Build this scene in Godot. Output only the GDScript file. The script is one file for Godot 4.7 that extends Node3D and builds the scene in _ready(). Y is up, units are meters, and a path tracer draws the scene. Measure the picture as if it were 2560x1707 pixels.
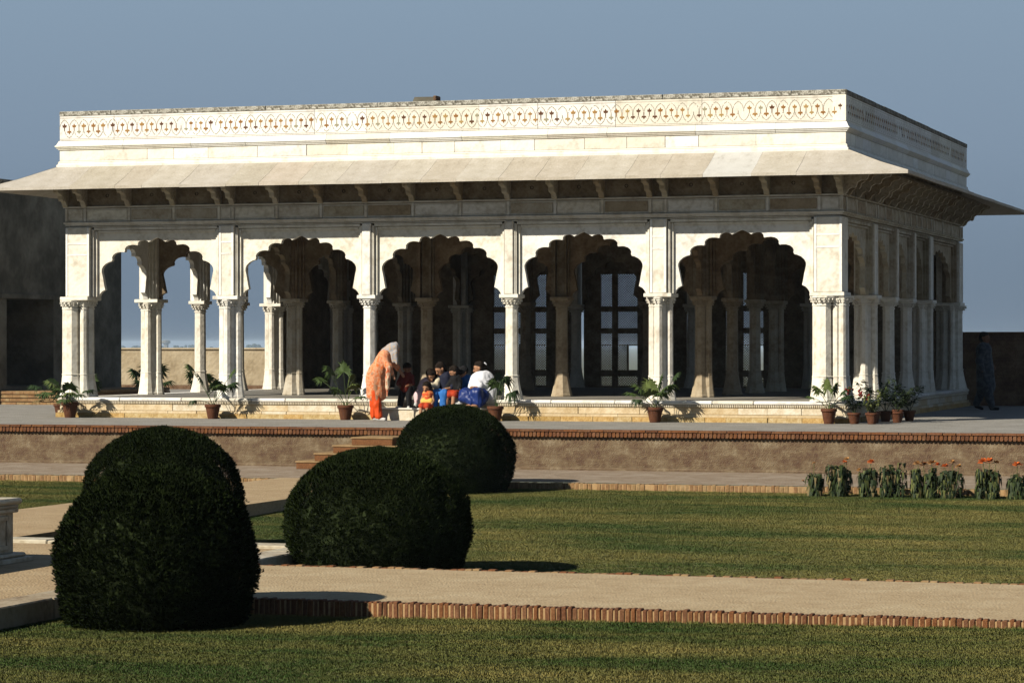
extends Node3D
# A white marble arcaded pavilion on a garden terrace, low morning sun from the front left.

var rng := RandomNumberGenerator.new()
var M := {}
var used := {}
var cache := {}

const GX := [-15.2, -12.02, -9.16, -6.34, -3.48, -0.3]      # column lines along the front
const GZ := [-0.3, -3.52, -5.98, -8.05, -10.1, -14.1]       # column lines in depth
const FLOOR := 0.385
const SPRING := 2.34
const WID := 15.5
const DEP := 14.4

# ------------------------------------------------------------------ helpers
func numbered(called: String) -> String:
	var n: int = used.get(called, 0)
	used[called] = n + 1
	return called if n == 0 else "%s_%03d" % [called, n]

func tag(o: Node, label: String, category: String, group := "") -> void:
	o.set_meta("label", label)
	o.set_meta("category", category)
	if group != "":
		o.set_meta("group", group)

func structure(called: String, mesh: Mesh, m: Material) -> MeshInstance3D:
	var o := MeshInstance3D.new()
	o.name = numbered(called)
	o.mesh = mesh
	o.material_override = m
	add_child(o)
	o.set_meta("kind", "structure")
	return o

func thing(called: String, label: String, category: String, at := Vector3.ZERO, turn := 0.0, group := "") -> Node3D:
	var o := Node3D.new()
	o.name = numbered(called)
	add_child(o)
	o.position = at
	o.rotation.y = turn
	tag(o, label, category, group)
	return o

func part(called: String, mesh: Mesh, m: Material, parent: Node, xf := Transform3D.IDENTITY) -> MeshInstance3D:
	var o := MeshInstance3D.new()
	o.name = called
	o.mesh = mesh
	o.material_override = m
	o.transform = xf
	parent.add_child(o, true)
	return o

func at(v: Vector3) -> Transform3D:
	return Transform3D(Basis.IDENTITY, v)

class Build:
	var st := SurfaceTool.new()
	func _init(smooth := false):
		st.begin(Mesh.PRIMITIVE_TRIANGLES)
		st.set_smooth_group(0 if smooth else -1)
	# corners run counter-clockwise seen from outside
	func tri(a: Vector3, b: Vector3, c: Vector3) -> void:
		st.add_vertex(a)
		st.add_vertex(c)
		st.add_vertex(b)
	func quad(a: Vector3, b: Vector3, c: Vector3, d: Vector3) -> void:
		tri(a, b, c)
		tri(a, c, d)
	func box(lo: Vector3, hi: Vector3, t := Transform3D.IDENTITY) -> void:
		var p := []
		for k in 8:
			p.append(t * Vector3(hi.x if k & 1 else lo.x, hi.y if k & 2 else lo.y, hi.z if k & 4 else lo.z))
		quad(p[4], p[5], p[7], p[6])
		quad(p[1], p[0], p[2], p[3])
		quad(p[5], p[1], p[3], p[7])
		quad(p[0], p[4], p[6], p[2])
		quad(p[6], p[7], p[3], p[2])
		quad(p[0], p[1], p[5], p[4])
	# a box whose edges are cut at 45 degrees
	func chamfered(lo: Vector3, hi: Vector3, c: float, t := Transform3D.IDENTITY) -> void:
		var h := (hi - lo) * 0.5
		var m := (hi + lo) * 0.5
		var cc: float = min(c, min(h.x, min(h.y, h.z)) * 0.8)
		var f := func(sx, sy, sz, axis):
			var v := Vector3(sx * h.x, sy * h.y, sz * h.z)
			if axis != 0:
				v.x -= sx * cc
			if axis != 1:
				v.y -= sy * cc
			if axis != 2:
				v.z -= sz * cc
			return t * (m + v)
		for axis in 3:
			for s in [-1.0, 1.0]:
				var q := []
				for k in [[-1.0, -1.0], [1.0, -1.0], [1.0, 1.0], [-1.0, 1.0]]:
					var sg := [0.0, 0.0, 0.0]
					sg[axis] = s
					sg[(axis + 1) % 3] = k[0]
					sg[(axis + 2) % 3] = k[1]
					q.append(f.call(sg[0], sg[1], sg[2], axis))
				if s > 0:
					quad(q[0], q[1], q[2], q[3])
				else:
					quad(q[3], q[2], q[1], q[0])
		for axis in 3:
			var a1 := (axis + 1) % 3
			var a2 := (axis + 2) % 3
			for s1 in [-1.0, 1.0]:
				for s2 in [-1.0, 1.0]:
					var g := [0.0, 0.0, 0.0]
					g[a1] = s1
					g[a2] = s2
					g[axis] = -1.0
					var A = f.call(g[0], g[1], g[2], a1)
					var B = f.call(g[0], g[1], g[2], a2)
					g[axis] = 1.0
					var C = f.call(g[0], g[1], g[2], a2)
					var D = f.call(g[0], g[1], g[2], a1)
					if s1 * s2 > 0:
						quad(A, B, C, D)
					else:
						quad(D, C, B, A)
		for sx in [-1.0, 1.0]:
			for sy in [-1.0, 1.0]:
				for sz in [-1.0, 1.0]:
					var a = f.call(sx, sy, sz, 0)
					var b = f.call(sx, sy, sz, 1)
					var d = f.call(sx, sy, sz, 2)
					if sx * sy * sz > 0:
						tri(a, b, d)
					else:
						tri(a, d, b)
	# polygon in x,y (counter-clockwise), pushed from z0 to z1
	func prism(poly: PackedVector2Array, z0: float, z1: float, t := Transform3D.IDENTITY) -> void:
		if Geometry2D.is_polygon_clockwise(poly):
			poly.reverse()
		var idx := Geometry2D.triangulate_polygon(poly)
		for k in range(0, idx.size(), 3):
			var a := poly[idx[k]]
			var b := poly[idx[k + 1]]
			var c := poly[idx[k + 2]]
			if (b - a).cross(c - a) < 0:
				var s := b
				b = c
				c = s
			tri(t * Vector3(a.x, a.y, z1), t * Vector3(b.x, b.y, z1), t * Vector3(c.x, c.y, z1))
			tri(t * Vector3(a.x, a.y, z0), t * Vector3(c.x, c.y, z0), t * Vector3(b.x, b.y, z0))
		for k in poly.size():
			var a := poly[k]
			var b := poly[(k + 1) % poly.size()]
			quad(t * Vector3(a.x, a.y, z0), t * Vector3(b.x, b.y, z0), t * Vector3(b.x, b.y, z1), t * Vector3(a.x, a.y, z1))
	# profile of (radius, height), from the bottom up
	func lathe(profile: Array, segs: int, t := Transform3D.IDENTITY, turn := 0.0) -> void:
		for k in segs:
			var a0 := TAU * k / segs + turn
			var a1 := TAU * (k + 1) / segs + turn
			for j in profile.size() - 1:
				var p: Vector2 = profile[j]
				var q: Vector2 = profile[j + 1]
				var A := t * Vector3(cos(a0) * p.x, p.y, sin(a0) * p.x)
				var B := t * Vector3(cos(a1) * p.x, p.y, sin(a1) * p.x)
				var C := t * Vector3(cos(a1) * q.x, q.y, sin(a1) * q.x)
				var D := t * Vector3(cos(a0) * q.x, q.y, sin(a0) * q.x)
				if p.x > 0.0001:
					tri(A, C, B)
				if q.x > 0.0001:
					tri(A, D, C)
	func tube(path: Array, radii: Array, segs: int) -> void:
		var rings := []
		for j in path.size():
			var d: Vector3 = (path[min(j + 1, path.size() - 1)] - path[max(j - 1, 0)]).normalized()
			var u := d.cross(Vector3(0.31, 0.2, 0.93)).normalized()
			var v := u.cross(d)
			var ring := []
			for k in segs:
				var a := TAU * k / segs
				ring.append(path[j] + (u * cos(a) + v * sin(a)) * radii[j])
			rings.append(ring)
		for j in path.size() - 1:
			for k in segs:
				var k2 := (k + 1) % segs
				quad(rings[j][k2], rings[j][k], rings[j + 1][k], rings[j + 1][k2])
		for k in range(1, segs - 1):
			tri(rings[0][0], rings[0][k], rings[0][k + 1])
			var e: Array = rings[path.size() - 1]
			tri(e[0], e[k + 1], e[k])
	func done() -> ArrayMesh:
		st.generate_normals()
		return st.commit()

func block_mesh(size: Vector3, c := 0.006) -> ArrayMesh:
	var key := "b%.3f_%.3f_%.3f_%.3f" % [size.x, size.y, size.z, c]
	if not cache.has(key):
		var b := Build.new()
		b.chamfered(-size * 0.5, size * 0.5, c)
		cache[key] = b.done()
	return cache[key]

func boxpart(called: String, lo: Vector3, hi: Vector3, m: Material, parent: Node, c := 0.006) -> MeshInstance3D:
	return part(called, block_mesh(hi - lo, c), m, parent, at((lo + hi) * 0.5))

# ------------------------------------------------------------------ materials
func noise_image(size: int, freq: float, octaves: int, seed_: int, kind := FastNoiseLite.TYPE_SIMPLEX_SMOOTH) -> Image:
	var n := FastNoiseLite.new()
	n.noise_type = kind
	n.seed = seed_
	n.frequency = freq
	n.fractal_octaves = octaves
	n.fractal_gain = 0.55
	return n.get_seamless_image(size, size, false, false, 0.15, true)

# layers: [image, weight]; ramp: [[position, linear colour], ...]
func mixed(layers: Array, ramp: Array, size: int) -> ImageTexture:
	var g := Gradient.new()
	var offs := PackedFloat32Array()
	var cols := PackedColorArray()
	for r in ramp:
		offs.append(r[0])
		cols.append(r[1])
	g.offsets = offs
	g.colors = cols
	var img := Image.create(size, size, false, Image.FORMAT_RGB8)
	var total := 0.0
	for l in layers:
		total += l[1]
	var datas := []
	for l in layers:
		var im: Image = l[0]
		im.convert(Image.FORMAT_L8)
		datas.append(im.get_data())
	for y in size:
		for x in size:
			var v := 0.0
			for k in layers.size():
				v += datas[k][y * size + x] / 255.0 * layers[k][1]
			img.set_pixel(x, y, g.sample(v / total).linear_to_srgb())
	return ImageTexture.create_from_image(img)

func bump(im: Image, strength: float) -> ImageTexture:
	var c: Image = im.duplicate()
	c.convert(Image.FORMAT_RGBA8)
	c.bump_map_to_normal_map(strength)
	return ImageTexture.create_from_image(c)

func surface(tex: Texture2D, scale_: float, rough: float, tint := Color.WHITE, normal: Texture2D = null, nscale := 1.0) -> StandardMaterial3D:
	var m := StandardMaterial3D.new()
	m.albedo_texture = tex
	m.albedo_color = tint
	m.roughness = rough
	m.uv1_triplanar = true
	m.uv1_world_triplanar = true
	m.uv1_scale = Vector3(scale_, scale_, scale_)
	m.metallic_specular = 0.3
	if normal:
		m.normal_enabled = true
		m.normal_texture = normal
		m.normal_scale = nscale
	return m

func plain(c: Color, rough := 0.8) -> StandardMaterial3D:
	var m := StandardMaterial3D.new()
	m.albedo_color = c.linear_to_srgb()
	m.roughness = rough
	m.metallic_specular = 0.25
	return m

func tinted(m: StandardMaterial3D, k: Color) -> StandardMaterial3D:
	var c: StandardMaterial3D = m.duplicate()
	c.albedo_color = k
	return c

func make_materials() -> void:
	var S := 256
	var fine := noise_image(S, 0.08, 4, 3)
	var mid := noise_image(S, 0.02, 4, 5)
	var broad := noise_image(S, 0.008, 3, 9)
	var cells := noise_image(S, 0.05, 2, 11, FastNoiseLite.TYPE_CELLULAR)
	var grit := noise_image(S, 0.25, 2, 21)
	var nf := bump(fine, 2.0)
	var ng := bump(grit, 2.5)
	# marble: cream white with grey clouds and faint ochre veins
	var marble := mixed([[mid, 0.5], [broad, 0.4], [fine, 0.3]], [[0.0, Color(0.27, 0.25, 0.21)], [0.26, Color(0.45, 0.435, 0.395)], [0.42, Color(0.545, 0.535, 0.5)], [0.7, Color(0.585, 0.578, 0.545)], [1.0, Color(0.5, 0.495, 0.475)]], S)
	M.marble = surface(marble, 0.55, 0.55, Color.WHITE, nf, 0.25)
	M.marbles = []
	for k in [Color(1, 1, 1), Color(0.985, 0.97, 0.94), Color(0.95, 0.93, 0.9), Color(1, 0.99, 0.95), Color(0.93, 0.91, 0.87), Color(0.97, 0.96, 0.96)]:
		M.marbles.append(tinted(M.marble, k))
	# the same stone where rain has run: brown and grey blotches that cover a fifth of it
	var worn := mixed([[mid, 0.5], [broad, 0.3], [fine, 0.4]], [[0.0, Color(0.3, 0.265, 0.215)], [0.3, Color(0.39, 0.365, 0.315)], [0.42, Color(0.46, 0.443, 0.4)], [0.52, Color(0.525, 0.513, 0.475)], [0.72, Color(0.56, 0.553, 0.52)], [1.0, Color(0.47, 0.465, 0.445)]], S)
	M.worn = surface(worn, 0.45, 0.6, Color.WHITE, nf, 0.35)
	M.worns = []
	for k in [Color(1, 1, 1), Color(0.985, 0.97, 0.94), Color(0.96, 0.945, 0.92), Color(1, 0.99, 0.96)]:
		M.worns.append(tinted(M.worn, k))
	# frieze grime and other darker stone, in tan and brown blotches
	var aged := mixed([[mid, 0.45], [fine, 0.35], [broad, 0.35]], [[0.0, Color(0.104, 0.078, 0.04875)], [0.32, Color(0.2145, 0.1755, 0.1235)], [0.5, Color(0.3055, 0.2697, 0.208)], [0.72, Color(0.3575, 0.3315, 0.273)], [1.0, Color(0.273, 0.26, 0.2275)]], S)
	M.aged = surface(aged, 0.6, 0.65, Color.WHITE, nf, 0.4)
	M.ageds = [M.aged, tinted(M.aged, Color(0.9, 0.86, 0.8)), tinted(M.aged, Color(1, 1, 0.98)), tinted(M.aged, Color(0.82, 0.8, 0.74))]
	# inner arcades, ceiling, bracket wall: brown-stained marble, darkened further to paint in shade
	var shaded_brown := mixed([[mid, 0.45], [fine, 0.35], [broad, 0.35]], [[0.0, Color(0.055, 0.04, 0.024)], [0.35, Color(0.115, 0.087, 0.055)], [0.55, Color(0.175, 0.139, 0.094)], [0.8, Color(0.235, 0.2, 0.145)], [1.0, Color(0.28, 0.25, 0.195)]], S)
	M.shaded_brown = surface(shaded_brown, 0.6, 0.8, Color.WHITE, nf, 0.4)
	M.shaded_browns = [M.shaded_brown, tinted(M.shaded_brown, Color(0.94, 0.92, 0.88)), tinted(M.shaded_brown, Color(1, 0.96, 0.92))]
	# coping: white stone with black lichen
	var lichen := mixed([[fine, 0.5], [cells, 0.25], [mid, 0.5]], [[0.0, Color(0.03, 0.028, 0.022)], [0.38, Color(0.1, 0.093, 0.075)], [0.5, Color(0.2, 0.19, 0.16)], [0.62, Color(0.36, 0.35, 0.31)], [1.0, Color(0.5, 0.49, 0.45)]], S)
	M.lichen = surface(lichen, 1.1, 0.8)
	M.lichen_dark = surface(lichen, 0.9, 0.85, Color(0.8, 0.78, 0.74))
	# eave slabs: buff sandstone
	var eave := mixed([[fine, 0.4], [mid, 0.4], [broad, 0.4]], [[0.0, Color(0.195, 0.1723, 0.1365)], [0.4, Color(0.299, 0.273, 0.2242)], [0.7, Color(0.351, 0.325, 0.2795)], [1.0, Color(0.39, 0.3705, 0.325)]], S)
	M.eaves = []
	for k in [Color(1, 1, 1), Color(0.98, 0.97, 0.96), Color(1, 0.98, 0.97), Color(0.965, 0.96, 0.945), Color(0.99, 0.99, 1)]:
		M.eaves.append(surface(eave, 0.8, 0.8, k, nf, 0.5))
	M.eave_white = surface(marble, 0.8, 0.7, Color(0.83, 0.83, 0.83))
	# sandstone of the plinth
	var sand := mixed([[fine, 0.5], [mid, 0.5]], [[0.0, Color(0.156, 0.0975, 0.03575)], [0.45, Color(0.299, 0.2145, 0.0975)], [0.7, Color(0.364, 0.286, 0.1625)], [1.0, Color(0.4225, 0.364, 0.26)]], S)
	M.sands = []
	for k in [Color(1, 1, 1), Color(1, 0.95, 0.85), Color(0.9, 0.85, 0.72), Color(1, 1, 0.98)]:
		M.sands.append(surface(sand, 1.2, 0.8, k, nf, 0.6))
	var warm := mixed([[fine, 0.4], [mid, 0.5], [broad, 0.2]], [[0.0, Color(0.26, 0.2015, 0.1235)], [0.4, Color(0.39, 0.3315, 0.234)], [0.65, Color(0.455, 0.4128, 0.325)], [1.0, Color(0.4875, 0.4615, 0.403)]], S)
	M.warms = []
	for k in [Color(1, 1, 1), Color(0.97, 0.93, 0.86), Color(0.92, 0.87, 0.78)]:
		M.warms.append(surface(warm, 0.9, 0.65, k, nf, 0.4))
	# terrace paving: grey dust over worn brick
	var dust := mixed([[grit, 0.4], [fine, 0.35], [mid, 0.45], [broad, 0.3]], [[0.0, Color(0.091, 0.08125, 0.06825)], [0.4, Color(0.1658, 0.156, 0.1365)], [0.6, Color(0.2015, 0.1918, 0.1723)], [1.0, Color(0.26, 0.2503, 0.2275)]], S)
	M.terrace = surface(dust, 0.35, 0.95, Color.WHITE, ng, 0.5)
	M.marble_floor = surface(dust, 0.7, 0.6, Color(0.98, 0.97, 0.95))
	# weathered small bricks, told apart only as a fine horizontal grain
	var courses := Image.create(S, S, false, Image.FORMAT_L8)
	rng.seed = 77
	for y in S:
		var row := y / 8
		var off := (row * 13) % 28
		var x := 0
		while x < S:
			var v := 0.45 + rng.randf() * 0.5
			if y % 8 == 0:
				v = 0.3
			var w := 28
			courses.fill_rect(Rect2i(x - (off if x == 0 else 0), y, w, 1), Color(v, v, v))
			x += w - (off if x == 0 else 0)
		if y % 8 > 1:
			courses.blit_rect(courses, Rect2i(0, y - 1, S, 1), Vector2i(0, y))
	var brickwall := mixed([[courses, 0.28], [grit, 0.3], [mid, 0.55], [broad, 0.35], [fine, 0.35]], [[0.0, Color(0.03, 0.016, 0.01)], [0.36, Color(0.07, 0.043, 0.027)], [0.5, Color(0.095, 0.066, 0.039)], [0.62, Color(0.125, 0.094, 0.058)], [0.8, Color(0.17, 0.138, 0.093)], [1.0, Color(0.23, 0.195, 0.15)]], S)
	M.brickwall = surface(brickwall, 0.55, 0.95, Color.WHITE, ng, 0.8)
	M.old_brick = surface(brickwall, 0.4, 0.95, Color(0.97, 0.9, 0.88), ng, 0.8)
	var walk := mixed([[courses, 0.2], [grit, 0.4], [mid, 0.5], [broad, 0.3], [fine, 0.3]], [[0.0, Color(0.078, 0.05525, 0.03575)], [0.38, Color(0.1495, 0.1105, 0.07475)], [0.55, Color(0.195, 0.1527, 0.1105)], [0.75, Color(0.2405, 0.2015, 0.156)], [1.0, Color(0.273, 0.2405, 0.2015)]], S)
	M.walk = surface(walk, 0.45, 0.95, Color.WHITE, ng, 0.6)
	# raked earth of the garden path
	var earth := mixed([[grit, 0.45], [fine, 0.4], [mid, 0.3], [broad, 0.25]], [[0.0, Color(0.143, 0.0975, 0.052)], [0.42, Color(0.26, 0.195, 0.1137)], [0.6, Color(0.299, 0.234, 0.143)], [1.0, Color(0.364, 0.3055, 0.208)]], S)
	M.path = surface(earth, 0.55, 0.97, Color.WHITE, ng, 0.6)
	M.cross_path = surface(earth, 0.5, 0.97, Color(0.97, 0.95, 0.93), ng, 0.6)
	# fired brick, five firings
	var fired := mixed([[grit, 0.4], [fine, 0.5], [mid, 0.3]], [[0.0, Color(0.035, 0.013, 0.006)], [0.45, Color(0.1, 0.042, 0.019)], [0.7, Color(0.145, 0.068, 0.033)], [1.0, Color(0.22, 0.135, 0.08)]], S)
	M.bricks = []
	for k in [Color(1, 1, 1), Color(0.92, 0.9, 0.88), Color(1, 0.96, 0.86), Color(0.84, 0.82, 0.8), Color(1, 1, 0.92), Color(0.97, 1, 1)]:
		M.bricks.append(surface(fired, 1.6, 0.9, k, ng, 0.6))
	M.dry_bricks = []
	for k in [Color(1.0, 0.93, 0.78), Color(0.97, 0.86, 0.7), Color(0.92, 0.8, 0.66)]:
		M.dry_bricks.append(surface(walk, 1.6, 0.95, k, ng, 0.6))
	M.mortar = surface(earth, 1.4, 0.97, Color(0.95, 0.88, 0.8))
	var soil := mixed([[grit, 0.5], [fine, 0.4], [broad, 0.4]], [[0.0, Color(0.042, 0.042, 0.0144)], [0.5, Color(0.09, 0.0936, 0.0312)], [1.0, Color(0.168, 0.144, 0.06)]], S)
	M.soil = surface(soil, 0.5, 1.0)
	# walls behind
	var plaster := mixed([[fine, 0.3], [mid, 0.5], [broad, 0.6]], [[0.0, Color(0.03, 0.027, 0.02)], [0.4, Color(0.075, 0.07, 0.054)], [0.65, Color(0.125, 0.118, 0.094)], [1.0, Color(0.19, 0.18, 0.15)]], S)
	M.grey_plaster = surface(plaster, 0.25, 0.95, Color.WHITE, nf, 0.4)
	var buff := mixed([[fine, 0.4], [mid, 0.5], [broad, 0.4]], [[0.0, Color(0.104, 0.078, 0.0455)], [0.4, Color(0.2145, 0.1723, 0.1105)], [0.7, Color(0.273, 0.2275, 0.156)], [1.0, Color(0.325, 0.286, 0.2145)]], S)
	M.buff = surface(buff, 0.3, 0.95, Color.WHITE, nf, 0.6)
	M.drain_iron = plain(Color(0.03, 0.026, 0.022), 0.9)
	# terracotta
	var clay := mixed([[fine, 0.5], [mid, 0.5]], [[0.0, Color(0.03, 0.0105, 0.0054)], [0.5, Color(0.066, 0.024, 0.0108)], [0.8, Color(0.09, 0.0375, 0.018)], [1.0, Color(0.12, 0.066, 0.039)]], S)
	M.clay = surface(clay, 2.0, 0.85)
	M.clay_pale = surface(clay, 2.0, 0.85, Color(1, 0.97, 0.92))
	M.pot_soil = plain(Color(0.0325, 0.0247, 0.0169), 1.0)
	# leaves
	for d in [["palm", Color(0.0341, 0.055, 0.0154)], ["palm_dark", Color(0.0165, 0.0308, 0.0099)], ["palm_light", Color(0.0715, 0.0935, 0.0275)], ["palm_dry", Color(0.1375, 0.099, 0.044)], ["leaf", Color(0.0275, 0.0396, 0.0121)], ["leaf_dark", Color(0.0143, 0.0231, 0.0088)], ["leaf_light", Color(0.066, 0.07425, 0.022)], ["leaf_dry", Color(0.11, 0.08525, 0.0385)]]:
		var m := plain(d[1], 0.6)
		m.cull_mode = BaseMaterial3D.CULL_DISABLED
		m.backlight_enabled = true
		m.backlight = Color(d[1].r * 0.5, d[1].g * 0.5, d[1].b * 0.4)
		M[d[0]] = m
	# vertex-coloured foliage for the lawn and the clipped shrubs
	var gm := StandardMaterial3D.new()
	gm.vertex_color_use_as_albedo = true
	gm.roughness = 1.0
	gm.metallic_specular = 0.05
	gm.cull_mode = BaseMaterial3D.CULL_DISABLED
	M.grass = gm
	var hm := StandardMaterial3D.new()
	hm.vertex_color_use_as_albedo = true
	hm.roughness = 1.0
	hm.metallic_specular = 0.06
	hm.cull_mode = BaseMaterial3D.CULL_DISABLED
	M.hedge = hm
	M.hedge_core = plain(Color(0.015, 0.022, 0.007), 1.0)
	M.bark = plain(Color(0.039, 0.02925, 0.0195), 1.0)
	# flowers
	M.marigold = plain(Color(0.37, 0.08, 0.014), 0.8)
	M.marigold_faded = plain(Color(0.273, 0.1365, 0.0455), 0.9)
	M.marigold_brown = plain(Color(0.078, 0.02925, 0.00975), 0.95)
	M.crimson = plain(Color(0.104, 0.0078, 0.0065), 0.8)
	# inlay stones
	M.inlays = [plain(Color(0.182, 0.0845, 0.0195), 0.5), plain(Color(0.234, 0.13, 0.039), 0.5), plain(Color(0.26, 0.1755, 0.065), 0.5), plain(Color(0.0715, 0.02925, 0.0117), 0.5), plain(Color(0.2145, 0.195, 0.13), 0.6)]
	M.inlay_line = plain(Color(0.221, 0.2048, 0.1625), 0.6)
	M.lead = plain(Color(0.143, 0.13, 0.1073), 0.8)
	M.blue_paint = plain(Color(0.0325, 0.0585, 0.078), 0.7)
	M.plain = surface(buff, 0.02, 1.0, Color(0.6, 0.66, 0.6))

# ------------------------------------------------------------------ the pavilion
# right half of the cusped opening, from the crown to the springing, for a half width of 1.2
const CUSP := [[0.0, 3.478], [0.05, 3.462], [0.1, 3.436], [0.145, 3.41], [0.172, 3.396], [0.19, 3.412], [0.24, 3.43], [0.3, 3.434], [0.352, 3.418], [0.383, 3.388], [0.388, 3.355], [0.398, 3.332], [0.44, 3.342], [0.51, 3.347], [0.58, 3.336], [0.63, 3.306], [0.655, 3.268], [0.652, 3.232], [0.664, 3.202], [0.705, 3.208], [0.775, 3.207], [0.845, 3.187], [0.893, 3.15], [0.915, 3.105], [0.908, 3.062], [0.924, 3.028], [0.975, 3.018], [1.045, 2.983], [1.098, 2.932], [1.125, 2.88], [1.128, 2.83], [1.1, 2.7], [1.076, 2.56], [1.058, 2.475], [1.085, 2.462], [1.125, 2.44], [1.16, 2.4], [1.182, 2.36], [1.19, 2.34]]

# plate with the cusped opening, centred on x = 0 and z = 0
func arch_plate(width: float, top: float, thick: float) -> ArrayMesh:
	var key := "arch%.3f_%.3f_%.3f" % [width, top, thick]
	if cache.has(key):
		return cache[key]
	var s := (width * 0.5 - 0.012) / 1.19
	var poly := PackedVector2Array()
	for k in range(CUSP.size() - 1, -1, -1):
		poly.append(Vector2(-CUSP[k][0] * s, CUSP[k][1]))
	for k in range(1, CUSP.size()):
		poly.append(Vector2(CUSP[k][0] * s, CUSP[k][1]))
	poly.append(Vector2(width * 0.5, SPRING))
	poly.append(Vector2(width * 0.5, top))
	poly.append(Vector2(-width * 0.5, top))
	poly.append(Vector2(-width * 0.5, SPRING))
	var b := Build.new()
	b.prism(poly, -thick * 0.5, thick * 0.5)
	cache[key] = b.done()
	return cache[key]

func col_profiles(r: float) -> Array:
	var base := [Vector2(r * 1.8, FLOOR), Vector2(r * 1.8, FLOOR + 0.035), Vector2(r * 1.7, FLOOR + 0.05), Vector2(r * 1.62, FLOOR + 0.1), Vector2(r * 1.42, FLOOR + 0.2), Vector2(r * 1.22, FLOOR + 0.32), Vector2(r * 1.12, FLOOR + 0.4), Vector2(r * 1.08, 0.815), Vector2(r * 1.18, 0.82), Vector2(r * 1.18, 0.838), Vector2(r * 1.06, 0.843), Vector2(0.0, 0.843)]
	var shaft := [Vector2(r * 1.04, 0.843), Vector2(r * 1.02, 1.4), Vector2(r * 0.98, 2.095)]
	var capital := [Vector2(r * 1.0, 2.095), Vector2(r * 1.12, 2.1), Vector2(r * 1.12, 2.118), Vector2(r * 1.0, 2.122), Vector2(r * 1.05, 2.155), Vector2(r * 1.22, 2.16), Vector2(r * 1.22, 2.185), Vector2(r * 1.28, 2.19), Vector2(r * 1.42, 2.2), Vector2(r * 1.42, 2.225), Vector2(r * 1.5, 2.23), Vector2(r * 1.66, 2.24), Vector2(r * 1.66, 2.268), Vector2(0.0, 2.268)]
	return [base, shaft, capital]

func col_mesh(kind: String, which: int) -> ArrayMesh:
	var key := "col_%s_%d" % [kind, which]
	if cache.has(key):
		return cache[key]
	var list := []
	match kind:
		"single":
			list = [[0.0, 0.0, 0.118]]
		"double":
			list = [[0.0, 0.0, 0.132], [0.155, 0.0, 0.072], [-0.155, 0.0, 0.072], [0.0, 0.155, 0.072], [0.0, -0.155, 0.072]]
		"inner_double":
			list = [[-0.05, 0.0, 0.108], [0.1, -0.02, 0.07]]
		"corner_left":
			list = [[-0.12, 0.13, 0.14], [0.115, 0.1, 0.072], [-0.3, 0.06, 0.06], [-0.13, -0.14, 0.13], [0.12, -0.12, 0.1]]
		"corner":     # outward corner towards +x +z
			list = [[-0.13, 0.13, 0.14], [0.13, -0.13, 0.14], [0.085, 0.105, 0.068], [0.2, 0.12, 0.066], [-0.29, 0.06, 0.066], [0.06, -0.29, 0.066], [-0.1, -0.1, 0.13]]
	var b := Build.new()
	for c in list:
		var prof: Array = col_profiles(c[2])[which]
		b.lathe(prof, 8, at(Vector3(c[0], 0, c[1])), PI / 8)
		if which == 2:
			# little corbels that ring the capital in two tiers
			for tier in 2:
				var rr: float = c[2] * (1.3 + 0.24 * tier)
				var n := 8 if c[2] < 0.1 else 16
				for k in n:
					var a := TAU * (k + 0.5) / n
					var t := Transform3D(Basis(Vector3.UP, -a), Vector3(c[0] + cos(a) * rr, 2.172 + 0.042 * tier, c[1] + sin(a) * rr))
					b.box(Vector3(-0.012, -0.012, -0.011), Vector3(0.016, 0.014, 0.011), t)
	cache[key] = b.done()
	return cache[key]

func place_column(pav: Node, kind: String, x: float, z: float, flip_x := 1.0, flip_z := 1.0) -> void:
	var t := Transform3D(Basis.from_scale(Vector3(flip_x, 1, flip_z)), Vector3(x, 0, z))
	if flip_x < 0 and flip_z > 0:
		t.basis = Basis(Vector3.UP, PI / 2)
		t.basis = Basis(Vector3(0, 0, 1), Vector3.UP, Vector3(-1, 0, 0))
	elif flip_x > 0 and flip_z < 0:
		t.basis = Basis(Vector3(0, 0, -1), Vector3.UP, Vector3(1, 0, 0))
	elif flip_x < 0 and flip_z < 0:
		t.basis = Basis(Vector3.UP, PI)
	var m: Material = M.worns[rng.randi() % 4]
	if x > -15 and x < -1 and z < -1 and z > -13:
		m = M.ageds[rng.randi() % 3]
	var c := part("column", col_mesh(kind, 1), m, pav, t)
	part("base", col_mesh(kind, 0), m, c)
	part("capital", col_mesh(kind, 2), m, c)
	var w := 0.185
	var shift := 0.0
	if kind == "double":
		w = 0.262
	elif kind == "inner_double":
		w = 0.22
	elif kind == "corner":
		w = 0.315
		shift = -0.055
	elif kind == "corner_left":
		w = 0.3
	part("abacus", block_mesh(Vector3(w * 2, 0.07, w * 2 if kind != "single" else 0.42), 0.008), m, c, at(Vector3(shift, 2.304, shift)))

func kind_of(i: int, j: int) -> String:
	if (i == 0 or i == 5) and (j == 0 or j == 5):
		return "corner"
	if i == 1 or i == 4 or j == 1 or j == 4:
		return "double"
	return "single"

func pier_half(kind: String) -> float:
	return {"single": 0.085, "double": 0.16, "inner_double": 0.16, "corner": 0.3}[kind]

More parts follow.
